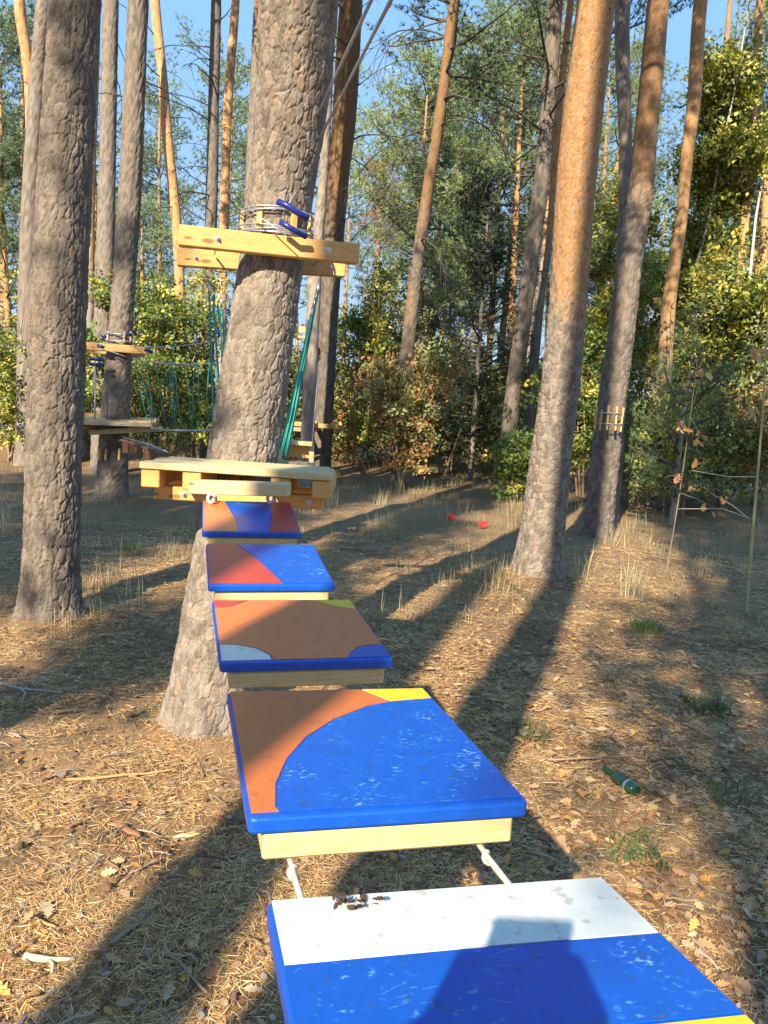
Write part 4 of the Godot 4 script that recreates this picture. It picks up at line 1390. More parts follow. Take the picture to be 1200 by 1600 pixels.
# ------------------------------------------------------------------ course on the left tree
func build_left_course() -> void:
	var t := 12.4
	var plat := thing("tree_platform", "distant plank platform on the left pine with blue sleeves above it", "platform")
	beam("clamp_beam", at(129, 540, t - 0.2), at(231, 548, t - 0.05), 0.12, 0.10, M.wood, plat)
	beam("clamp_beam", at(130, 546, t + 0.55), at(226, 553, t + 0.6), 0.11, 0.09, M.wood, plat)
	beam("platform_beam", at(121, 663, t - 0.7), at(160, 665, t + 0.7), 0.16, 0.12, M.wood, plat)
	beam("platform_beam", at(205, 664, t - 0.3), at(226, 668, t + 0.8), 0.13, 0.10, M.wood, plat)
	for k in 4:
		beam("top_board", at(124 + k * 3, 660 - k * 2.5, t - 0.55 + 0.3 * k), at(242 + k * 2, 664 - k * 2.5, t - 0.35 + 0.3 * k), 0.06, 0.26, M.wood_grey if k != 1 else M.wood, plat)
	beam("lower_beam", at(140, 676, t - 0.35), at(254, 670, t - 0.2), 0.075, 0.09, M.wood_pale, plat)
	beam("upper_block", at(122, 649, t + 0.6), at(160, 651, t + 0.7), 0.10, 0.12, M.wood, plat)
	for px in [[153, 169], [158, 167], [188, 170]]:
		pass
	for x in [156, 166, 187]:
		beam("slat", at(x, 701, t - 0.05), at(x - 1, 719, t - 0.05), 0.05, 0.03, M.wood, plat, 0.003, Vector3(0, 0, 1))
	for x in [168, 179, 194, 204]:
		beam("slat", at(x + 1, 518, t - 0.02), at(x, 536, t - 0.02), 0.05, 0.03, M.wood_grey, plat, 0.003, Vector3(0, 0, 1))
	for y in [521, 532]:
		cord("wound_cable", [at(164, y - 1, t - 0.05), at(186, y + 1, t - 0.14), at(208, y + 1, t - 0.05)], 0.01, M.cable, plat)
	for e in [[152, 540, 163, 543], [226, 546, 238, 550], [140, 561, 163, 562], [139, 569, 163, 570], [198, 521, 206, 524], [160, 524, 166, 527]]:
		var s := cord("cable_sleeve", [at(e[0], e[1], t - 0.32), at(e[2], e[3], t - 0.30)], 0.026, M.sleeve, plat, 8)
	cord("white_rope", [at(148, 556, t - 0.32), at(149, 610, t - 0.3), at(148, 655, t - 0.3)], 0.014, M.rope_white, plat)
	cord("brace_cable", [at(172, 549, t - 0.2), at(196, 557, t - 0.2)], 0.01, M.cable, plat)
	# crossing from the left pine towards the platform pine: cables with hanging ropes
	var cr := thing("rope_crossing", "row of thin green ropes hanging between the left pine and the platform pine", "rope crossing")
	var a0 := at(205, 560, t)
	var b0 := at(350, 566, 9.0)
	cord("overhead_cable", sag(a0, b0, 0.05), 0.008, M.cable, cr)
	cord("overhead_cable", sag(at(205, 540, t), at(350, 530, 9.0), 0.05), 0.006, M.cable, cr)
	var a1 := at(230, 668, t - 0.2)
	var b1 := at(345, 671, 9.0)
	cord("foot_rope", sag(a1, b1, 0.03), 0.013, M.rope_white, cr, 8, 0.8)
	for k in 11:
		var f := (k + 0.4) / 11.0 + 0.03 * sin(k * 5.0)
		var q := a0.lerp(b0, f)
		var s := a1.lerp(b1, f)
		cord("hanger", [q, q.lerp(s, 0.5) + Vector3(0.03 * sin(k * 2.0), 0, 0.04), s], 0.005, M.rope_green, cr, 5)
		if k % 3 == 1:
			cord("hanger", [q + Vector3(0.12, 0, 0), s + Vector3(0.02, 0.0, 0)], 0.007, M.rope_green, cr, 5)
	# hanging brown plank steps
	var br := thing("plank_bridge", "hanging bridge of reddish brown planks below the left platform", "plank bridge")
	for k in 6:
		var x := 196.0 + k * 11.0
		var y := 692.0 + k * 3.6
		var tt := 11.9 - 0.25 * k
		var m := MB.new()
		m.box(Vector3(0.085, 0.20, 0.05), 0.006)
		part("plank", m.done(), M.wood_red, br, Transform3D(Basis(Vector3.UP, 0.2) * Basis(Vector3.RIGHT, 0.08 * (k % 3)), at(x, y + 6, tt)))
		var m2 := MB.new()
		m2.box(Vector3(0.12, 0.03, 0.5), 0.005)
		part("tread", m2.done(), M.wood_red, br, Transform3D(Basis(Vector3.UP, 0.2), at(x, y - 5, tt + 0.2)))
	cord("carrying_cable", [at(192, 683, 12.0), at(225, 692, 11.2), at(262, 706, 10.4)], 0.012, M.cable, br)
	# long cable to the left
	var lc := cord("guy_cable", [at(-40, 664, 12.6), at(60, 667, 12.6), at(128, 668, 12.6)], 0.014, M.rope_white, self)
	tag(lc, "pale rope running level from the left margin to the left platform", "rope")
	var lc2 := cord("guy_cable", [at(-40, 536, 12.6), at(60, 539, 12.6), at(140, 541, 12.6)], 0.008, M.cable, self)
	tag(lc2, "thin steel cable running from the left margin to the left clamp beams", "steel cable")


# ------------------------------------------------------------------ far platform, slat guard
func build_far_course() -> void:
	var t := 18.3
	var plat := thing("tree_platform", "far small platform on the pine behind the right of the platform pine", "platform")
	beam("deck_beam", at(459, 662, t - 0.6), at(538, 668, t - 0.5), 0.10, 0.12, M.wood, plat)
	beam("deck_beam", at(462, 658, t + 0.5), at(534, 664, t + 0.6), 0.10, 0.12, M.wood, plat)
	for f in [0.15, 0.4, 0.85]:
		var a := at(459, 662, t - 0.6).lerp(at(538, 668, t - 0.5), f) - Vector3(0, 0.1, 0)
		beam("joist", a - Vector3(0, 0, 0.1), a + Vector3(0, 0, -1.1), 0.09, 0.1, M.wood, plat)
	beam("side_plank", at(450, 670, t - 0.7), at(482, 672, t - 0.6), 0.09, 0.05, M.wood_grey, plat)
	beam("upper_beam", at(448, 513, t - 0.4), at(482, 517, t - 0.3), 0.16, 0.1, M.wood_pale, plat)
	beam("upper_beam", at(448, 525, t - 0.4), at(482, 528, t - 0.3), 0.06, 0.1, M.wood_pale, plat)
	var steps := thing("timber_steps", "boxy timber steps beside the far pine, right of the turquoise ropes", "steps")
	var s := 9.5
	beam("tread", at(436, 689, s), at(489, 694, s), 0.05, 0.2, M.wood_pale, steps)
	beam("riser", at(444, 704, s + 0.12), at(486, 707, s + 0.12), 0.15, 0.04, M.wood, steps)
	beam("post", at(441, 692, s + 0.05), at(438, 722, s + 0.05), 0.06, 0.06, M.wood_pale, steps, 0.004, Vector3(0, 0, 1))
	beam("post", at(487, 694, s + 0.05), at(487, 726, s + 0.05), 0.06, 0.06, M.wood_pale, steps, 0.004, Vector3(0, 0, 1))
	beam("lower_tread", at(434, 722, s - 0.1), at(490, 727, s - 0.1), 0.05, 0.25, M.wood_grey, steps)
	cord("carrying_cable", [at(441, 690, s), at(430, 640, s), at(420, 560, s)], 0.006, M.cable, steps)
	cord("carrying_cable", [at(488, 692, s), at(492, 640, s), at(498, 560, s)], 0.006, M.cable, steps)
	# slat guard on the right pine
	var g := thing("bark_guard", "ring of short pale slats tied round the leaning pine on the right", "bark guard")
	var d := 11.05
	for e in [[933, 634, 929, 672, 0.04], [941, 640, 937, 672, -0.06], [951, 634, 948, 672, -0.12], [964, 635, 961, 673, -0.11], [974, 637, 969, 675, 0.0]]:
		beam("slat", at(e[0], e[1], d + e[4]), at(e[2], e[3], d + e[4]), 0.045, 0.025, M.wood, g, 0.003, Vector3(0, 0, 1))
	for y in [645, 662]:
		cord("wound_cable", [at(929, y - 1, d + 0.05), at(940, y, d - 0.11), at(952, y, d - 0.17), at(964, y + 1, d - 0.15), at(975, y + 1, d + 0.02)], 0.009, M.cable, g)


# ------------------------------------------------------------------ things on the ground
func twig_mesh(len: float, r0: float, sd: int, fork := true) -> ArrayMesh:
	var r := RandomNumberGenerator.new()
	r.seed = sd
	var m := MB.new()
	var pts := []
	var rad := []
	var q := Vector3(-len / 2, r0, 0)
	var a := 0.0
	for k in 9:
		pts.append(q)
		rad.append(lerpf(r0, r0 * 0.45, k / 8.0) * r.randf_range(0.9, 1.12))
		q += Vector3(cos(a), r.randf_range(-0.05, 0.07), sin(a)) * len / 8.0
		a += r.randf_range(-0.25, 0.25)
	m.tube(pts, rad, 7)
	if fork:
		var f: Vector3 = pts[4]
		m.tube([f, f + Vector3(0.06, 0.01, 0.05) * len * 3.0, f + Vector3(0.1, 0.0, 0.12) * len * 2.6], [r0 * 0.6, r0 * 0.45, r0 * 0.3], 6)
	return m.done(true)

func build_floor_things() -> void:
	# twigs and bark pieces
	var tw := [
		[195, 1224, 0.52, 0.008, 12, "long orange twig lying on the needles left of the painted steps", M.twig_orange, -0.12],
		[215, 1455, 0.22, 0.010, -60, "bent brown twig lying in the bridge shadow", M.twig, -1.0],
		[75, 1512, 0.16, 0.013, 5, "short pale stick near the bottom left corner", M.twig_pale, 0.15],
		[300, 1530, 0.20, 0.007, 40, "dark twig in the shadow band near the bottom", M.twig, 0.7],
		[40, 1080, 0.5, 0.010, 0, "grey branch lying in the shade at the left margin", M.twig_pale, 0.25],
		[60, 1450, 0.13, 0.008, 0, "curled pale twig on the sunlit needles at lower left", M.twig_orange, 0.5],
		[700, 1165, 0.18, 0.005, 0, "small twig right of the second step", M.twig, -0.4],
		[930, 1195, 0.5, 0.006, 0, "thin dark twig just behind the green bottle", M.twig, -0.03],
		[560, 862, 0.45, 0.02, 0, "dark broken branch on the ground right of the fourth step", M.twig, 0.1],
	]
	for e in tw:
		var q := on_ground(e[0], e[1])
		var o := part("twig", twig_mesh(e[2], e[3], int(e[0]) + 3), e[6], self, Transform3D(Basis(Vector3.UP, -e[7]), q + Vector3(0, 0.012, 0)))
		tag(o, e[5], "twig", "twigs on the forest floor")
	var bk := [[198, 1302, 0.17, 0.035, -0.55, "reddish slab of pine bark casting a small shadow on sunlit needles", M.wood_red], [292, 1312, 0.11, 0.028, 0.4, "pale splinter of wood right of the reddish bark slab", M.wood_pale], [1150, 1040, 0.2, 0.05, 0.2, "brown bark slab in the shade near the right margin", M.wood_red]]
	for e in bk:
		var q := on_ground(e[0], e[1])
		var m := MB.new()
		var path := []
		for k in 7:
			path.append(Vector3((k / 6.0 - 0.5) * e[2], 0.006 * sin(k * 1.1), 0.004 * sin(k * 2.3)))
		m.tube(path, [e[3] * 0.2, e[3] * 0.42, e[3] * 0.5, e[3] * 0.45, e[3] * 0.5, e[3] * 0.36, e[3] * 0.12], 7)
		var o := part("bark_piece", m.done(true), e[6], self, Transform3D(Basis(Vector3.UP, e[4]) * Basis.from_scale(Vector3(1, 0.45, 1)), q + Vector3(0, 0.02, 0)))
		tag(o, e[5], "bark", "loose bark and splinters")
	# pine cones
	var cone := MB.new()
	for k in 11:
		var f := k / 10.0
		var rr := 0.017 * sin(PI * (0.15 + 0.8 * f))
		for s in 8:
			var a := TAU * (s + 0.5 * (k % 2)) / 8.0
			var base := Vector3(f * 0.042, cos(a) * rr * 0.4, sin(a) * rr * 0.4)
			var tip := Vector3(f * 0.042 + 0.007, cos(a) * rr, sin(a) * rr)
			var sd := Vector3(0, -sin(a), cos(a)) * 0.0055
			cone.face([base, tip + sd, tip - sd])
	var cm := cone.done()
	var cone_mat := plain(srgb(0.16, 0.095, 0.055), 0.85)
	var cones := [[262, 1330, "pine cone nearest to the pale splinter"], [172, 1400, "pine cone on sunlit needles left of the shadow band"], [20, 1335, "pine cone at the left margin"], [285, 1130, "pine cone close to the foot of the thick leaning pine"], [880, 1165, "pine cone among the leaves right of the second step"], [1010, 1405, "pine cone in the leaf litter at lower right"]]
	for e in cones:
		var q := on_ground(e[0], e[1])
		var o := part("pine_cone", cm, cone_mat, self, Transform3D(Basis(Vector3.UP, float(e[0])), q + Vector3(0, 0.022, 0)))
		tag(o, e[2], "pine cone", "pine cones on the forest floor")
	# green bottle
	var bq := on_ground(972, 1228)
	var bottle := thing("glass_bottle", "dark green glass bottle lying on the leaf litter at right", "bottle", bq + Vector3(0, 0.022, 0))
	bottle.rotation = Vector3(0.06, deg_to_rad(110), 0)
	var bm := MB.new()
	bm.tube([Vector3(-0.10, 0, 0), Vector3(-0.098, 0, 0), Vector3(-0.09, 0, 0), Vector3(0.03, 0, 0), Vector3(0.055, 0, 0), Vector3(0.075, 0, 0), Vector3(0.13, 0, 0), Vector3(0.135, 0, 0), Vector3(0.145, 0, 0)], [0.024, 0.030, 0.033, 0.033, 0.030, 0.018, 0.0135, 0.016, 0.015], 20)
	var glass := plain(srgb(0.012, 0.055, 0.028), 0.16)
	glass.metallic_specular = 0.7
	part("body", bm.done(true), glass, bottle)
	var lm := MB.new()
	lm.tube([Vector3(-0.055, 0, 0), Vector3(-0.04, 0, 0)], [0.0336, 0.0336], 20, false)
	part("label_band", lm.done(true), plain(srgb(0.20, 0.24, 0.27), 0.4), bottle)
	# single leaves big enough to point at
	var singles := [
		[258, 1575, 0.075, "pale rounded leaf at the bottom edge left of the nearest step", Color(0.55, 0.42, 0.26)], [285, 1545, 0.07, "yellow orange leaf in the shadow band near the bottom", Color(0.62, 0.34, 0.06)],
		[412, 1557, 0.06, "tan leaf beside the left edge of the nearest step", Color(0.60, 0.44, 0.25)], [75, 1443, 0.09, "pale curled leaf on sunlit needles at lower left", Color(0.62, 0.46, 0.27)],
		[18, 1565, 0.08, "yellow leaf in the bottom left corner", Color(0.6, 0.42, 0.1)], [100, 1208, 0.08, "dusky leaf in the shade at left", Color(0.34, 0.24, 0.17)],
		[985, 1248, 0.07, "orange leaf against the base of the bottle", Color(0.62, 0.32, 0.10)], [1005, 1160, 0.10, "brown leaf behind the bottle", Color(0.36, 0.20, 0.11)],
		[1085, 1255, 0.11, "curled brown leaf right of the bottle", Color(0.30, 0.17, 0.10)], [1010, 1275, 0.09, "yellow leaf below the bottle", Color(0.60, 0.42, 0.12)],
		[1150, 1180, 0.11, "large tan leaf near the right margin", Color(0.45, 0.28, 0.15)], [1060, 1395, 0.11, "dark brown leaf at lower right", Color(0.25, 0.13, 0.08)],
		[1120, 1330, 0.12, "big folded brown leaf at lower right", Color(0.33, 0.19, 0.11)], [1080, 1085, 0.12, "orange brown leaf in the right shade", Color(0.42, 0.22, 0.09)],
		[945, 1110, 0.10, "grey brown leaf right of the steps", Color(0.35, 0.26, 0.18)], [815, 1145, 0.09, "pale leaf on the ground beside the second step", Color(0.50, 0.36, 0.22)],
		[1165, 1430, 0.11, "orange leaf near the lower right margin", Color(0.50, 0.25, 0.09)], [1030, 1500, 0.10, "brown leaf by the right edge of the nearest step", Color(0.32, 0.18, 0.10)],
		[1185, 1540, 0.11, "tan leaf in the bottom right corner", Color(0.45, 0.30, 0.17)], [880, 1330, 0.08, "small tan leaf right of the white knot", Color(0.45, 0.29, 0.16)],
	]
	var r := RandomNumberGenerator.new()
	r.seed = 55
	for e in singles:
		var q := on_ground(e[0], e[1])
		var m := plain(Color(e[4].r, e[4].g, e[4].b).linear_to_srgb(), 0.7)
		m.backlight_enabled = true
		m.backlight = Color(0.35, 0.35, 0.3)
		var s: float = e[2]
		var o := part("fallen_leaf", leaf_meshes[r.randi() % 6], m, self, Transform3D((Basis(Vector3.UP, r.randf() * TAU) * Basis(Vector3.RIGHT, r.randf_range(-0.3, 0.3))).scaled(Vector3(s, s, s)), q + Vector3(0, 0.022, 0)))
		tag(o, e[3], "leaf", "single fallen leaves")
	for e in [[705, 813, "left of two red maple leaves lying far off in the clearing"], [754, 825, "right of two red maple leaves lying far off in the clearing"]]:
		var q := on_ground(e[0], e[1])
		var m := MB.new()
		var pts := []
		for k in 22:
			var a := TAU * k / 22.0
			var rr := 0.11 if k % 4 == 0 else (0.075 if k % 2 == 0 else 0.05)
			pts.append(Vector3(cos(a) * rr, 0.012 * sin(a * 2.0), sin(a) * rr))
		for k in 22:
			m.face([Vector3(0, 0.02, 0), pts[(k + 1) % 22], pts[k]])
		var o := part("maple_leaf", m.done(), plain(srgb(0.5, 0.03, 0.02), 0.6), self, Transform3D(Basis(Vector3.RIGHT, 0.8), q + Vector3(0, 0.06, 0)))
		tag(o, e[2], "leaf", "red maple leaves")
	# tufts of grass
	var tufts := [
		[985, 935, 0.45, 34, 0, "tall tuft of dry straw grass right of the big orange topped pine"], [1095, 900, 0.4, 26, 0, "thin dry grass tuft in the right sun patch"], [905, 905, 0.45, 16, 0, "sparse dry stalks at the foot of the slat guard pine"],
		[95, 985, 0.28, 18, 0, "dry stalks at the foot of the thick left edge pine"], [152, 962, 0.24, 12, 0, "dry stalks right of the thick left edge pine"], [10, 835, 0.6, 30, 0, "dry grass at the left margin in the clearing"],
		[1010, 985, 0.16, 60, 1, "low green grass patch in front of the tall straw tuft"], [1102, 1108, 0.12, 60, 1, "round green moss cushion of grass at right"], [990, 1340, 0.12, 30, 1, "small green grass tuft above the nearest step"],
		[828, 1148, 0.10, 30, 1, "small green tuft right of the second step"], [205, 862, 0.2, 26, 1, "green grass tuft in the left shade"], [1140, 1245, 0.10, 24, 1, "small green tuft near the right margin"],
		[520, 790, 0.5, 30, 0, "dry grass right of the platform"], [670, 790, 0.4, 26, 0, "dry grass in the middle of the clearing"], [750, 900, 0.35, 22, 0, "dry grass left of the big orange topped pine"],
	]
	for e in tufts:
		var q := on_ground(e[0], e[1])
		var m := MB.new()
		for k in (int(e[3]) if e[4] == 0 else int(e[3]) * 3):
			var b := Vector3(r.randf_range(-1, 1), 0, r.randf_range(-1, 1)) * (0.10 if e[4] == 0 else 0.11)
			var a := r.randf() * TAU
			var d := Vector3(cos(a), 0, sin(a))
			var h: float = e[2] * r.randf_range(0.5, 1.1)
			var sp := r.randf_range(0.1, 0.6) if e[4] == 0 else r.randf_range(0.4, 1.1)
			var w := 0.0022 if e[4] == 0 else 0.0026
			var sdv := Vector3(-d.z, 0, d.x) * w
			var tone := r.randf_range(0.75, 1.15)
			m.tint = Color(0.62, 0.50, 0.28) * tone if e[4] == 0 else Color(0.075, 0.13, 0.04) * tone
			var p1 := b + Vector3(0, h * 0.55, 0) + d * h * sp * 0.25
			var p2 := b + Vector3(0, h * (1.0 - sp * 0.35), 0) + d * h * sp
			m.face([b + sdv, b - sdv, p1 - sdv, p1 + sdv])
			m.face([p1 + sdv, p1 - sdv, p2])
		var o := part("grass_tuft", m.done(), M.straw, self, Transform3D(Basis(), q - Vector3(0, 0.005, 0)))
		tag(o, e[5], "grass tuft", "grass tufts on the forest floor")
	# saplings with brown oak leaves at the right
	oak_sapling("slim pale green sapling with bare twigs at the right edge", [[1166, 962, 7.3], [1174, 860, 7.25], [1184, 740, 7.2], [1192, 640, 7.15], [1196, 560, 7.1], [1201, 470, 7.0]], 0.016, [[[1176, 812, 7.25], [1130, 795, 7.0], [1060, 795, 6.8], 0], [[1176, 815, 7.25], [1145, 790, 7.1], [1110, 770, 7.0], 1], [[1184, 745, 7.2], [1140, 745, 7.0], [1080, 735, 6.9], 0], [[1190, 650, 7.15], [1180, 640, 7.1], [1168, 636, 7.0], 9], [[1172, 905, 7.25], [1150, 888, 7.2], [1110, 878, 7.1], 0], [[1196, 560, 7.1], [1185, 550, 7.0], [1175, 540, 7.0], 7]], plain(srgb(0.42, 0.40, 0.16), 0.7))
	oak_sapling("young oak with hanging orange brown leaves on the right", [[1046, 850, 9.0], [1062, 770, 8.95], [1072, 700, 8.9], [1080, 640, 8.85], [1090, 560, 8.8]], 0.008, [[[1074, 690, 8.9], [1068, 670, 8.8], [1062, 655, 8.75], 10], [[1078, 650, 8.85], [1088, 668, 8.8], [1092, 690, 8.8], 11], [[1062, 770, 8.95], [1090, 780, 8.8], [1120, 795, 8.7], 3], [[1080, 640, 8.85], [1100, 580, 8.8], [1105, 572, 8.8], 8], [[1060, 765, 8.95], [1040, 745, 8.8], [1065, 740, 8.7], 6], [[1088, 700, 8.9], [1095, 710, 8.8], [1092, 722, 8.8], 6]], M.twig)
	oak_sapling("rust leaved oak twig hanging before the slim orange pine", [[1040, 770, 14.6], [1044, 650, 14.6], [1046, 560, 14.6], [1048, 470, 14.6]], 0.014, [[[1046, 560, 14.6], [1050, 480, 14.4], [1046, 470, 14.3], 9], [[1046, 560, 14.6], [1040, 510, 14.4], [1036, 500, 14.3], 9], [[1044, 600, 14.6], [1030, 470, 14.4], [1028, 462, 14.3], 6]], M.twig)

func oak_sapling(label: String, stem: Array, r0: float, twigs: Array, mat: Material) -> void:
	var base := at(stem[0][0], stem[0][1], stem[0][2])
	var g := on_ground(stem[0][0], stem[0][1])
	var t := thing("oak_sapling", label, "sapling")
	var pts := [Vector3(base.x, gh(base.x, base.z) - 0.03, base.z)]
	for k in range(1, stem.size()):
		pts.append(at(stem[k][0], stem[k][1], stem[k][2]))
	var rows := []
	for k in pts.size():
		rows.append([pts[k], lerpf(r0, r0 * 0.35, float(k) / (pts.size() - 1))])
	var sm := smooth_path(rows, 24)
	var m := MB.new()
	var a := []
	var b := []
	for e in sm:
		a.append(e[0])
		b.append(e[1])
	m.tube(a, b, 8)
	part("stem", m.done(true), mat, t)
	var r := RandomNumberGenerator.new()
	r.seed = hash(label)
	var mats := []
	for c in [Color(0.50, 0.23, 0.07), Color(0.60, 0.33, 0.12), Color(0.42, 0.18, 0.06), Color(0.66, 0.42, 0.18)]:
		var lm := plain(c.linear_to_srgb(), 0.6)
		lm.backlight_enabled = true
		lm.backlight = Color(0.55, 0.5, 0.4)
		mats.append(lm)
	for e in twigs:
		var q := []
		for k in 3:
			q.append(at(e[k][0], e[k][1], e[k][2]))
		var tm := MB.new()
		tm.tube([q[0], q[1], q[2]], [r0 * 0.35, r0 * 0.22, r0 * 0.12], 6)
		var tn := part("twig", tm.done(true), M.twig_pale, t)
		for k in e[3]:
			var f := r.randf()
			var w: Vector3 = q[1].lerp(q[2], f) + Vector3(r.randf_range(-0.05, 0.05), r.randf_range(-0.05, 0.03), r.randf_range(-0.05, 0.05))
			var s := r.randf_range(0.07, 0.12)
			var d := Vector3(r.randf_range(-1, 1), r.randf_range(-1.4, 0.1), r.randf_range(-1, 1)).normalized()
			part("leaf", leaf_meshes[r.randi() % 6], mats[r.randi() % 4], tn, Transform3D(_towards(d, r.randf() * TAU).scaled(Vector3(s, s, s)), w))


# ------------------------------------------------------------------ litter nobody could count
func build_litter() -> void:
	var r := RandomNumberGenerator.new()
	r.seed = 4242
	var pal := [Color(0.72, 0.46, 0.19), Color(0.58, 0.335, 0.125), Color(0.42, 0.22, 0.088), Color(0.25, 0.125, 0.058), Color(0.62, 0.44, 0.24), Color(0.78, 0.55, 0.27)]
	var nv := PackedVector3Array()
	var nc := PackedColorArray()
	var nm := PackedVector3Array()
	var n := 0
	var spot := Vector3.ZERO
	while n < 250000:
		if n % 6 == 0:                                        # needles fall in little sheaves
			var dd := 1.55 + 9.0 * pow(r.randf(), 1.5)
			var x := r.randf_range(-0.62, 0.62) * dd
			if n_mid.get_noise_2d(x * 14.0 + 200.0, dd * 14.0) < -0.12 and r.randf() < 0.7:
				continue
			spot = Vector3(x, gh(x, -dd) + n_mid.get_noise_2d(x * 60.0, -dd * 60.0) * 0.018, -dd)
		var a := r.randf() * TAU
		var ca := cos(a)
		var sa := sin(a)
		var c := spot + Vector3(r.randf_range(-0.05, 0.05), r.randf_range(0.001, 0.02), r.randf_range(-0.05, 0.05))
		var l := r.randf_range(0.014, 0.044)
		var rise := r.randf_range(-0.16, 0.16)
		var hw := 0.0009 + 0.00012 * -spot.z
		var w := Vector3(-sa, r.randf_range(-0.6, 0.6), ca) * hw
		var p0 := c - Vector3(ca, rise, sa) * l
		var p1 := c + Vector3(ca, rise, sa) * l
		var mid := c + Vector3(-sa, 0, ca) * r.randf_range(-0.006, 0.006)
		var col: Color = pal[r.randi() % 6] * r.randf_range(0.75, 1.2)
		var up := Vector3(ca, rise, sa).cross(w).normalized()
		if up.y < 0.0:
			up = -up
		nv.append(p0); nv.append(mid - w); nv.append(mid + w)
		nv.append(p1); nv.append(mid + w); nv.append(mid - w)
		for k in 6:
			nc.append(col)
			nm.append(up)
		n += 1
	var na := []
	na.resize(Mesh.ARRAY_MAX)
	na[Mesh.ARRAY_VERTEX] = nv
	na[Mesh.ARRAY_COLOR] = nc
	na[Mesh.ARRAY_NORMAL] = nm
	var nmesh := ArrayMesh.new()
	nmesh.add_surface_from_arrays(Mesh.PRIMITIVE_TRIANGLES, na)
	var no := part("pine_needles", nmesh, M.straw, self)
	no.set_meta("kind", "stuff")
	tag(no, "dry straw coloured pine needles covering the forest floor", "needles")
	# fallen leaves
	var lx := [[], [], [], [], [], []]
	var lc := [[], [], [], [], [], []]
	var lp := [Color(0.34, 0.17, 0.075), Color(0.46, 0.25, 0.11), Color(0.24, 0.115, 0.055), Color(0.52, 0.33, 0.17), Color(0.55, 0.27, 0.07), Color(0.38, 0.24, 0.14)]
	n = 0
	while n < 5200:
		var dd := 1.5 + 16.0 * pow(r.randf(), 1.3)
		var x := r.randf_range(-0.65, 0.7) * dd
		var z := -dd
		var want := 0.10 + 0.9 * smoothstep(0.3, 1.6, x + 0.15 * dd) * smoothstep(9.0, 4.0, dd) + 0.25 * maxf(0.0, n_low.get_noise_2d(x * 20.0, z * 20.0))
		if r.randf() > want:
			continue
		var k := r.randi() % 6
		var s := r.randf_range(0.022, 0.068)
		var q := Vector3(x, gh(x, z) + r.randf_range(0.012, 0.028), z)
		lx[k].append(Transform3D((Basis(Vector3.UP, r.randf() * TAU) * Basis(Vector3.RIGHT, r.randf_range(-0.5, 0.5)) * Basis(Vector3(0, 0, 1), r.randf_range(-0.4, 0.4))).scaled(Vector3(s, s, s)), q))
		var cc: Color = lp[r.randi() % lp.size()]
		lc[k].append(cc * r.randf_range(0.7, 1.2))
		n += 1
	for k in 6:
		var o := many("leaf_litter", leaf_meshes[k], M.litter, self, lx[k], lc[k])
		tag(o, "brown fallen leaves scattered over the forest floor", "leaves", "leaf litter")
	# chips of bark and bits of twig
	var chip := MB.new()
	chip.slab(PackedVector2Array([Vector2(-0.5, -0.2), Vector2(0.1, -0.34), Vector2(0.5, -0.1), Vector2(0.42, 0.25), Vector2(-0.2, 0.32)]), 0.0, 0.16)
	var bit := MB.new()
	bit.tube([Vector3(-0.5, 0, 0), Vector3(-0.1, 0.05, 0.04), Vector3(0.2, 0.03, -0.02), Vector3(0.5, 0.0, 0.05)], [0.03, 0.035, 0.03, 0.02], 5)
	var cxs := [[], []]
	var ccs := [[], []]
	for k in 5200:
		var dd := 1.5 + 10.0 * pow(r.randf(), 1.4)
		var x := r.randf_range(-0.65, 0.65) * dd
		var w := 0 if k < 3400 else 1
		var s := r.randf_range(0.008, 0.035) if w == 0 else r.randf_range(0.03, 0.14)
		cxs[w].append(Transform3D((Basis(Vector3.UP, r.randf() * TAU) * Basis(Vector3.RIGHT, r.randf_range(-0.4, 0.4))).scaled(Vector3(s, s, s)), Vector3(x, gh(x, -dd) + r.randf_range(0.006, 0.022), -dd)))
		var t := r.randf_range(0.5, 1.2)
		ccs[w].append(Color(0.30, 0.17, 0.10) * t if r.randf() < 0.6 else Color(0.34, 0.27, 0.21) * t)
	tag(many("bark_chips", chip.done(), M.litter, self, cxs[0], ccs[0]), "small chips of pine bark strewn over the needles", "bark chips")
	tag(many("twig_bits", bit.done(true), M.litter, self, cxs[1], ccs[1]), "short broken bits of twig strewn over the needles", "twig bits")
	# dry grass beyond the near ground
	var gm := MB.new()
	for k in 14:
		var a := r.randf() * TAU
		var d := Vector3(cos(a), 0, sin(a))
		var b := Vector3(r.randf_range(-0.1, 0.1), 0, r.randf_range(-0.1, 0.1))
		var h := r.randf_range(0.08, 0.28)
		var sd := Vector3(-d.z, 0, d.x) * 0.003
		var tone := r.randf_range(0.7, 1.15)
		gm.tint = Color(0.44, 0.33, 0.19) * tone
		var p2 := b + Vector3(0, h, 0) + d * h * r.randf_range(0.1, 0.8)
		gm.face([b + sd, b - sd, p2])
	var gmesh := gm.done()
	var gx := []
	var gc := []
	while gx.size() < 1900:
		var dd := 6.0 + 20.0 * r.randf()
		var x := r.randf_range(-0.75, 0.75) * dd
		var z := -dd
		if n_low.get_noise_2d(x * 25.0 + 9.0, z * 25.0) < -0.05 + (0.25 if dd < 8.0 else 0.0):
			continue
		var s := r.randf_range(0.6, 1.4)
		gx.append(Transform3D(Basis(Vector3.UP, r.randf() * TAU).scaled(Vector3(s, s * r.randf_range(0.5, 1.2), s)), Vector3(x, gh(x, z) - 0.01, z)))
		var w := r.randf_range(0.6, 1.1)
		gc.append(Color(w * r.randf_range(0.75, 1.0), w, w * 0.95))
	var go := many("dry_grass", gmesh, M.straw, self, gx, gc)
	tag(go, "thin dry grass standing between the trees", "grass")


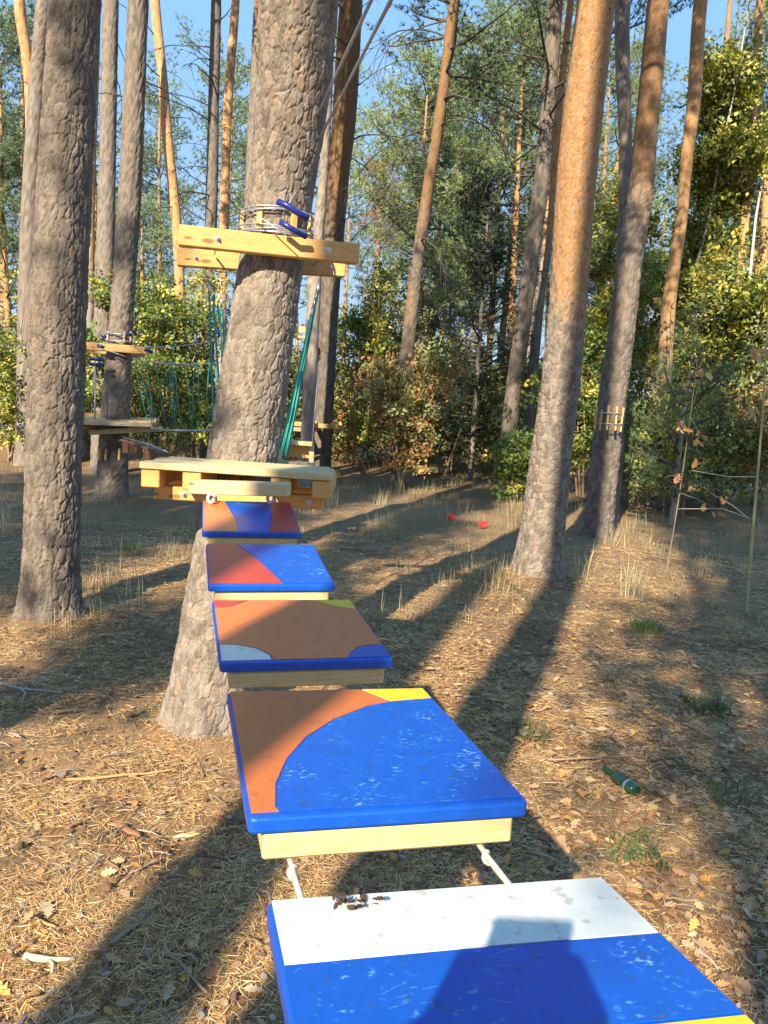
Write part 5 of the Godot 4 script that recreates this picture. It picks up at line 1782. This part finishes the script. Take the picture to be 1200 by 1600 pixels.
# ------------------------------------------------------------------ the photographer, whose shadow falls on the nearest step
class Field:
	var lo: Vector3
	var cell: float
	var nx: int
	var ny: int
	var nz: int
	var f := PackedFloat32Array()
	var col := PackedColorArray()

	func _init(a: Vector3, b: Vector3, c: float) -> void:
		lo = a
		cell = c
		nx = int((b.x - a.x) / c) + 2
		ny = int((b.y - a.y) / c) + 2
		nz = int((b.z - a.z) / c) + 2
		f.resize(nx * ny * nz)
		f.fill(1.0)
		col.resize(nx * ny * nz)

	func bone(a: Vector3, ra: float, b: Vector3, rb: float, tint: Color, k: float) -> void:
		var m := maxf(ra, rb) + k + cell * 2.0
		var mn := (Vector3(minf(a.x, b.x), minf(a.y, b.y), minf(a.z, b.z)) - Vector3(m, m, m) - lo) / cell
		var mx := (Vector3(maxf(a.x, b.x), maxf(a.y, b.y), maxf(a.z, b.z)) + Vector3(m, m, m) - lo) / cell
		var ab := b - a
		var l2 := maxf(ab.length_squared(), 1e-9)
		for z in range(maxi(0, int(mn.z)), mini(nz, int(mx.z) + 1)):
			for y in range(maxi(0, int(mn.y)), mini(ny, int(mx.y) + 1)):
				for x in range(maxi(0, int(mn.x)), mini(nx, int(mx.x) + 1)):
					var p := lo + Vector3(x, y, z) * cell
					var t := clampf((p - a).dot(ab) / l2, 0.0, 1.0)
					var d := p.distance_to(a + ab * t) - lerpf(ra, rb, t)
					var i := (z * ny + y) * nx + x
					var o := f[i]
					if d < o:
						col[i] = tint
					var h := maxf(k - absf(d - o), 0.0) / k
					f[i] = minf(d, o) - h * h * k * 0.25

	func mesh_into(m: MB) -> void:
		var at := {}
		var sx := 1
		var sy := nx
		var sz := nx * ny
		var corner := [0, sx, sy, sx + sy, sz, sz + sx, sz + sy, sz + sx + sy]
		for z in nz - 1:
			for y in ny - 1:
				for x in nx - 1:
					var i := z * sz + y * sy + x
					var inside := 0
					for c in 8:
						if f[i + corner[c]] < 0.0:
							inside += 1
					if inside == 0 or inside == 8:
						continue
					var sum := Vector3.ZERO
					var cnt := 0
					for c in 8:
						for b in [1, 2, 4]:
							if c & b:
								continue
							var d: int = c | b
							var fa := f[i + corner[c]]
							var fb := f[i + corner[d]]
							if (fa < 0.0) == (fb < 0.0):
								continue
							var t := fa / (fa - fb)
							var pa := Vector3(c & 1, (c >> 1) & 1, (c >> 2) & 1)
							var pb := Vector3(d & 1, (d >> 1) & 1, (d >> 2) & 1)
							sum += pa.lerp(pb, t)
							cnt += 1
					m.tint = col[i]
					at[i] = m.p(lo + (Vector3(x, y, z) + sum / cnt) * cell)
		for z in range(1, nz - 1):
			for y in range(1, ny - 1):
				for x in range(1, nx - 1):
					var i := z * sz + y * sy + x
					var here := f[i] < 0.0
					for axis in 3:
						var step: int = [sx, sy, sz][axis]
						if here == (f[i + step] < 0.0):
							continue
						var u: int = [sy, sz, sx][axis]
						var w: int = [sz, sx, sy][axis]
						var q := [i - u - w, i - w, i, i - u]
						if here:
							m.quad(at[q[0]], at[q[3]], at[q[2]], at[q[1]])
						else:
							m.quad(at[q[0]], at[q[1]], at[q[2]], at[q[3]])

func build_person() -> void:
	var cx := -0.095
	var g := gh(cx, 0.42)
	var skin := Color(0.55, 0.34, 0.25)
	var coat := Color(0.05, 0.06, 0.08)
	var jeans := Color(0.04, 0.06, 0.12)
	var shoe := Color(0.03, 0.03, 0.03)
	var hair := Color(0.05, 0.035, 0.025)
	var P := func(x, y, z): return Vector3(cx + x, g + y, 0.34 + z)
	var fb := Field.new(P.call(-0.42, -0.02, -0.5), P.call(0.42, 1.80, 0.3), 0.02)
	for s in [-1.0, 1.0]:
		fb.bone(P.call(s * 0.09, 0.92, 0), 0.088, P.call(s * 0.10, 0.50, -0.02), 0.062, jeans, 0.03)
		fb.bone(P.call(s * 0.10, 0.50, -0.02), 0.062, P.call(s * 0.11, 0.10, 0.02), 0.045, jeans, 0.02)
		fb.bone(P.call(s * 0.11, 0.055, 0.04), 0.042, P.call(s * 0.125, 0.035, -0.15), 0.032, shoe, 0.02)
		fb.bone(P.call(s * 0.15, 1.40, 0.01), 0.068, P.call(s * 0.25, 1.38, -0.14), 0.054, coat, 0.04)
		fb.bone(P.call(s * 0.25, 1.38, -0.14), 0.052, P.call(s * 0.095, 1.66, -0.26), 0.04, coat, 0.02)
	fb.bone(P.call(0, 0.98, 0.01), 0.145, P.call(0, 1.15, 0.0), 0.135, coat, 0.05)
	fb.bone(P.call(-0.06, 1.18, 0.0), 0.13, P.call(-0.10, 1.37, 0.01), 0.095, coat, 0.06)
	fb.bone(P.call(0.06, 1.18, 0.0), 0.13, P.call(0.10, 1.37, 0.01), 0.095, coat, 0.06)
	fb.bone(P.call(0, 1.40, 0.01), 0.062, P.call(0, 1.52, -0.01), 0.055, skin, 0.03)
	var m := MB.new()
	fb.mesh_into(m)
	var fh := Field.new(P.call(-0.14, 1.44, -0.2), P.call(0.14, 1.82, 0.16), 0.008)
	fh.bone(P.call(0, 1.48, 0.0), 0.052, P.call(0, 1.56, -0.01), 0.055, skin, 0.02)
	fh.bone(P.call(0, 1.655, 0.01), 0.092, P.call(0, 1.60, -0.035), 0.072, skin, 0.03)
	fh.bone(P.call(0, 1.555, -0.07), 0.035, P.call(0, 1.56, -0.05), 0.04, skin, 0.02)
	fh.bone(P.call(0, 1.645, -0.098), 0.010, P.call(0, 1.608, -0.118), 0.015, skin, 0.01)
	fh.bone(P.call(-0.02, 1.575, -0.100), 0.008, P.call(0.02, 1.575, -0.100), 0.008, Color(0.42, 0.17, 0.14), 0.006)
	for s in [-1.0, 1.0]:
		fh.bone(P.call(s * 0.095, 1.655, 0.015), 0.012, P.call(s * 0.098, 1.61, 0.005), 0.010, skin, 0.01)
		fh.bone(P.call(s * 0.033, 1.645, -0.078), 0.013, P.call(s * 0.034, 1.645, -0.080), 0.013, Color(0.6, 0.58, 0.55), 0.004)
		fh.bone(P.call(s * 0.018, 1.667, -0.094), 0.007, P.call(s * 0.048, 1.668, -0.084), 0.006, hair, 0.005)
	fh.bone(P.call(0, 1.685, 0.02), 0.098, P.call(0, 1.63, 0.055), 0.088, hair, 0.015)
	fh.mesh_into(m)
	for s in [-1.0, 1.0]:                                    # hands closed on the phone edges
		var hand := Field.new(P.call(s * 0.09 - 0.10, 1.605, -0.400), P.call(s * 0.09 + 0.10, 1.855, -0.200), 0.005)
		hand.bone(P.call(s * 0.085, 1.655, -0.260), 0.028, P.call(s * 0.075, 1.695, -0.285), 0.030, skin, 0.02)
		for e in [[0.072, 1.755, 0.078, 0.0085], [0.072, 1.735, 0.085, 0.009], [0.072, 1.715, 0.080, 0.009], [0.072, 1.697, 0.066, 0.008]]:
			var a: Vector3 = P.call(s * e[0], e[1] - 0.02, -0.290)
			var b: Vector3 = P.call(s * 0.056, e[1], -0.325)
			var c: Vector3 = P.call(s * (0.056 - 0.035), e[1] + 0.006, -0.328)
			hand.bone(a, e[3] * 1.15, b, e[3], skin, 0.008)
			hand.bone(b, e[3], c, e[3] * 0.85, skin, 0.004)
		hand.bone(P.call(s * 0.072, 1.700, -0.275), 0.013, P.call(s * 0.05, 1.740, -0.286), 0.011, skin, 0.01)
		hand.bone(P.call(s * 0.05, 1.740, -0.286), 0.011, P.call(s * 0.025, 1.755, -0.287), 0.009, skin, 0.005)
		hand.mesh_into(m)
	var o := part("person", m.done(true), tinted(0.7), self)
	tag(o, "person holding up a phone, known only by the shadow on the nearest step", "person")
	var pm := MB.new()
	pm.box(Vector3(0.086, 0.172, 0.010), 0.003)
	var ph := part("phone", pm.done(), plain(Color(0.05, 0.05, 0.06), 0.25), self, Transform3D(Basis(Vector3.RIGHT, deg_to_rad(-8)), P.call(0, 1.72, -0.305)))
	tag(ph, "dark phone held up in both hands above the nearest step", "phone")
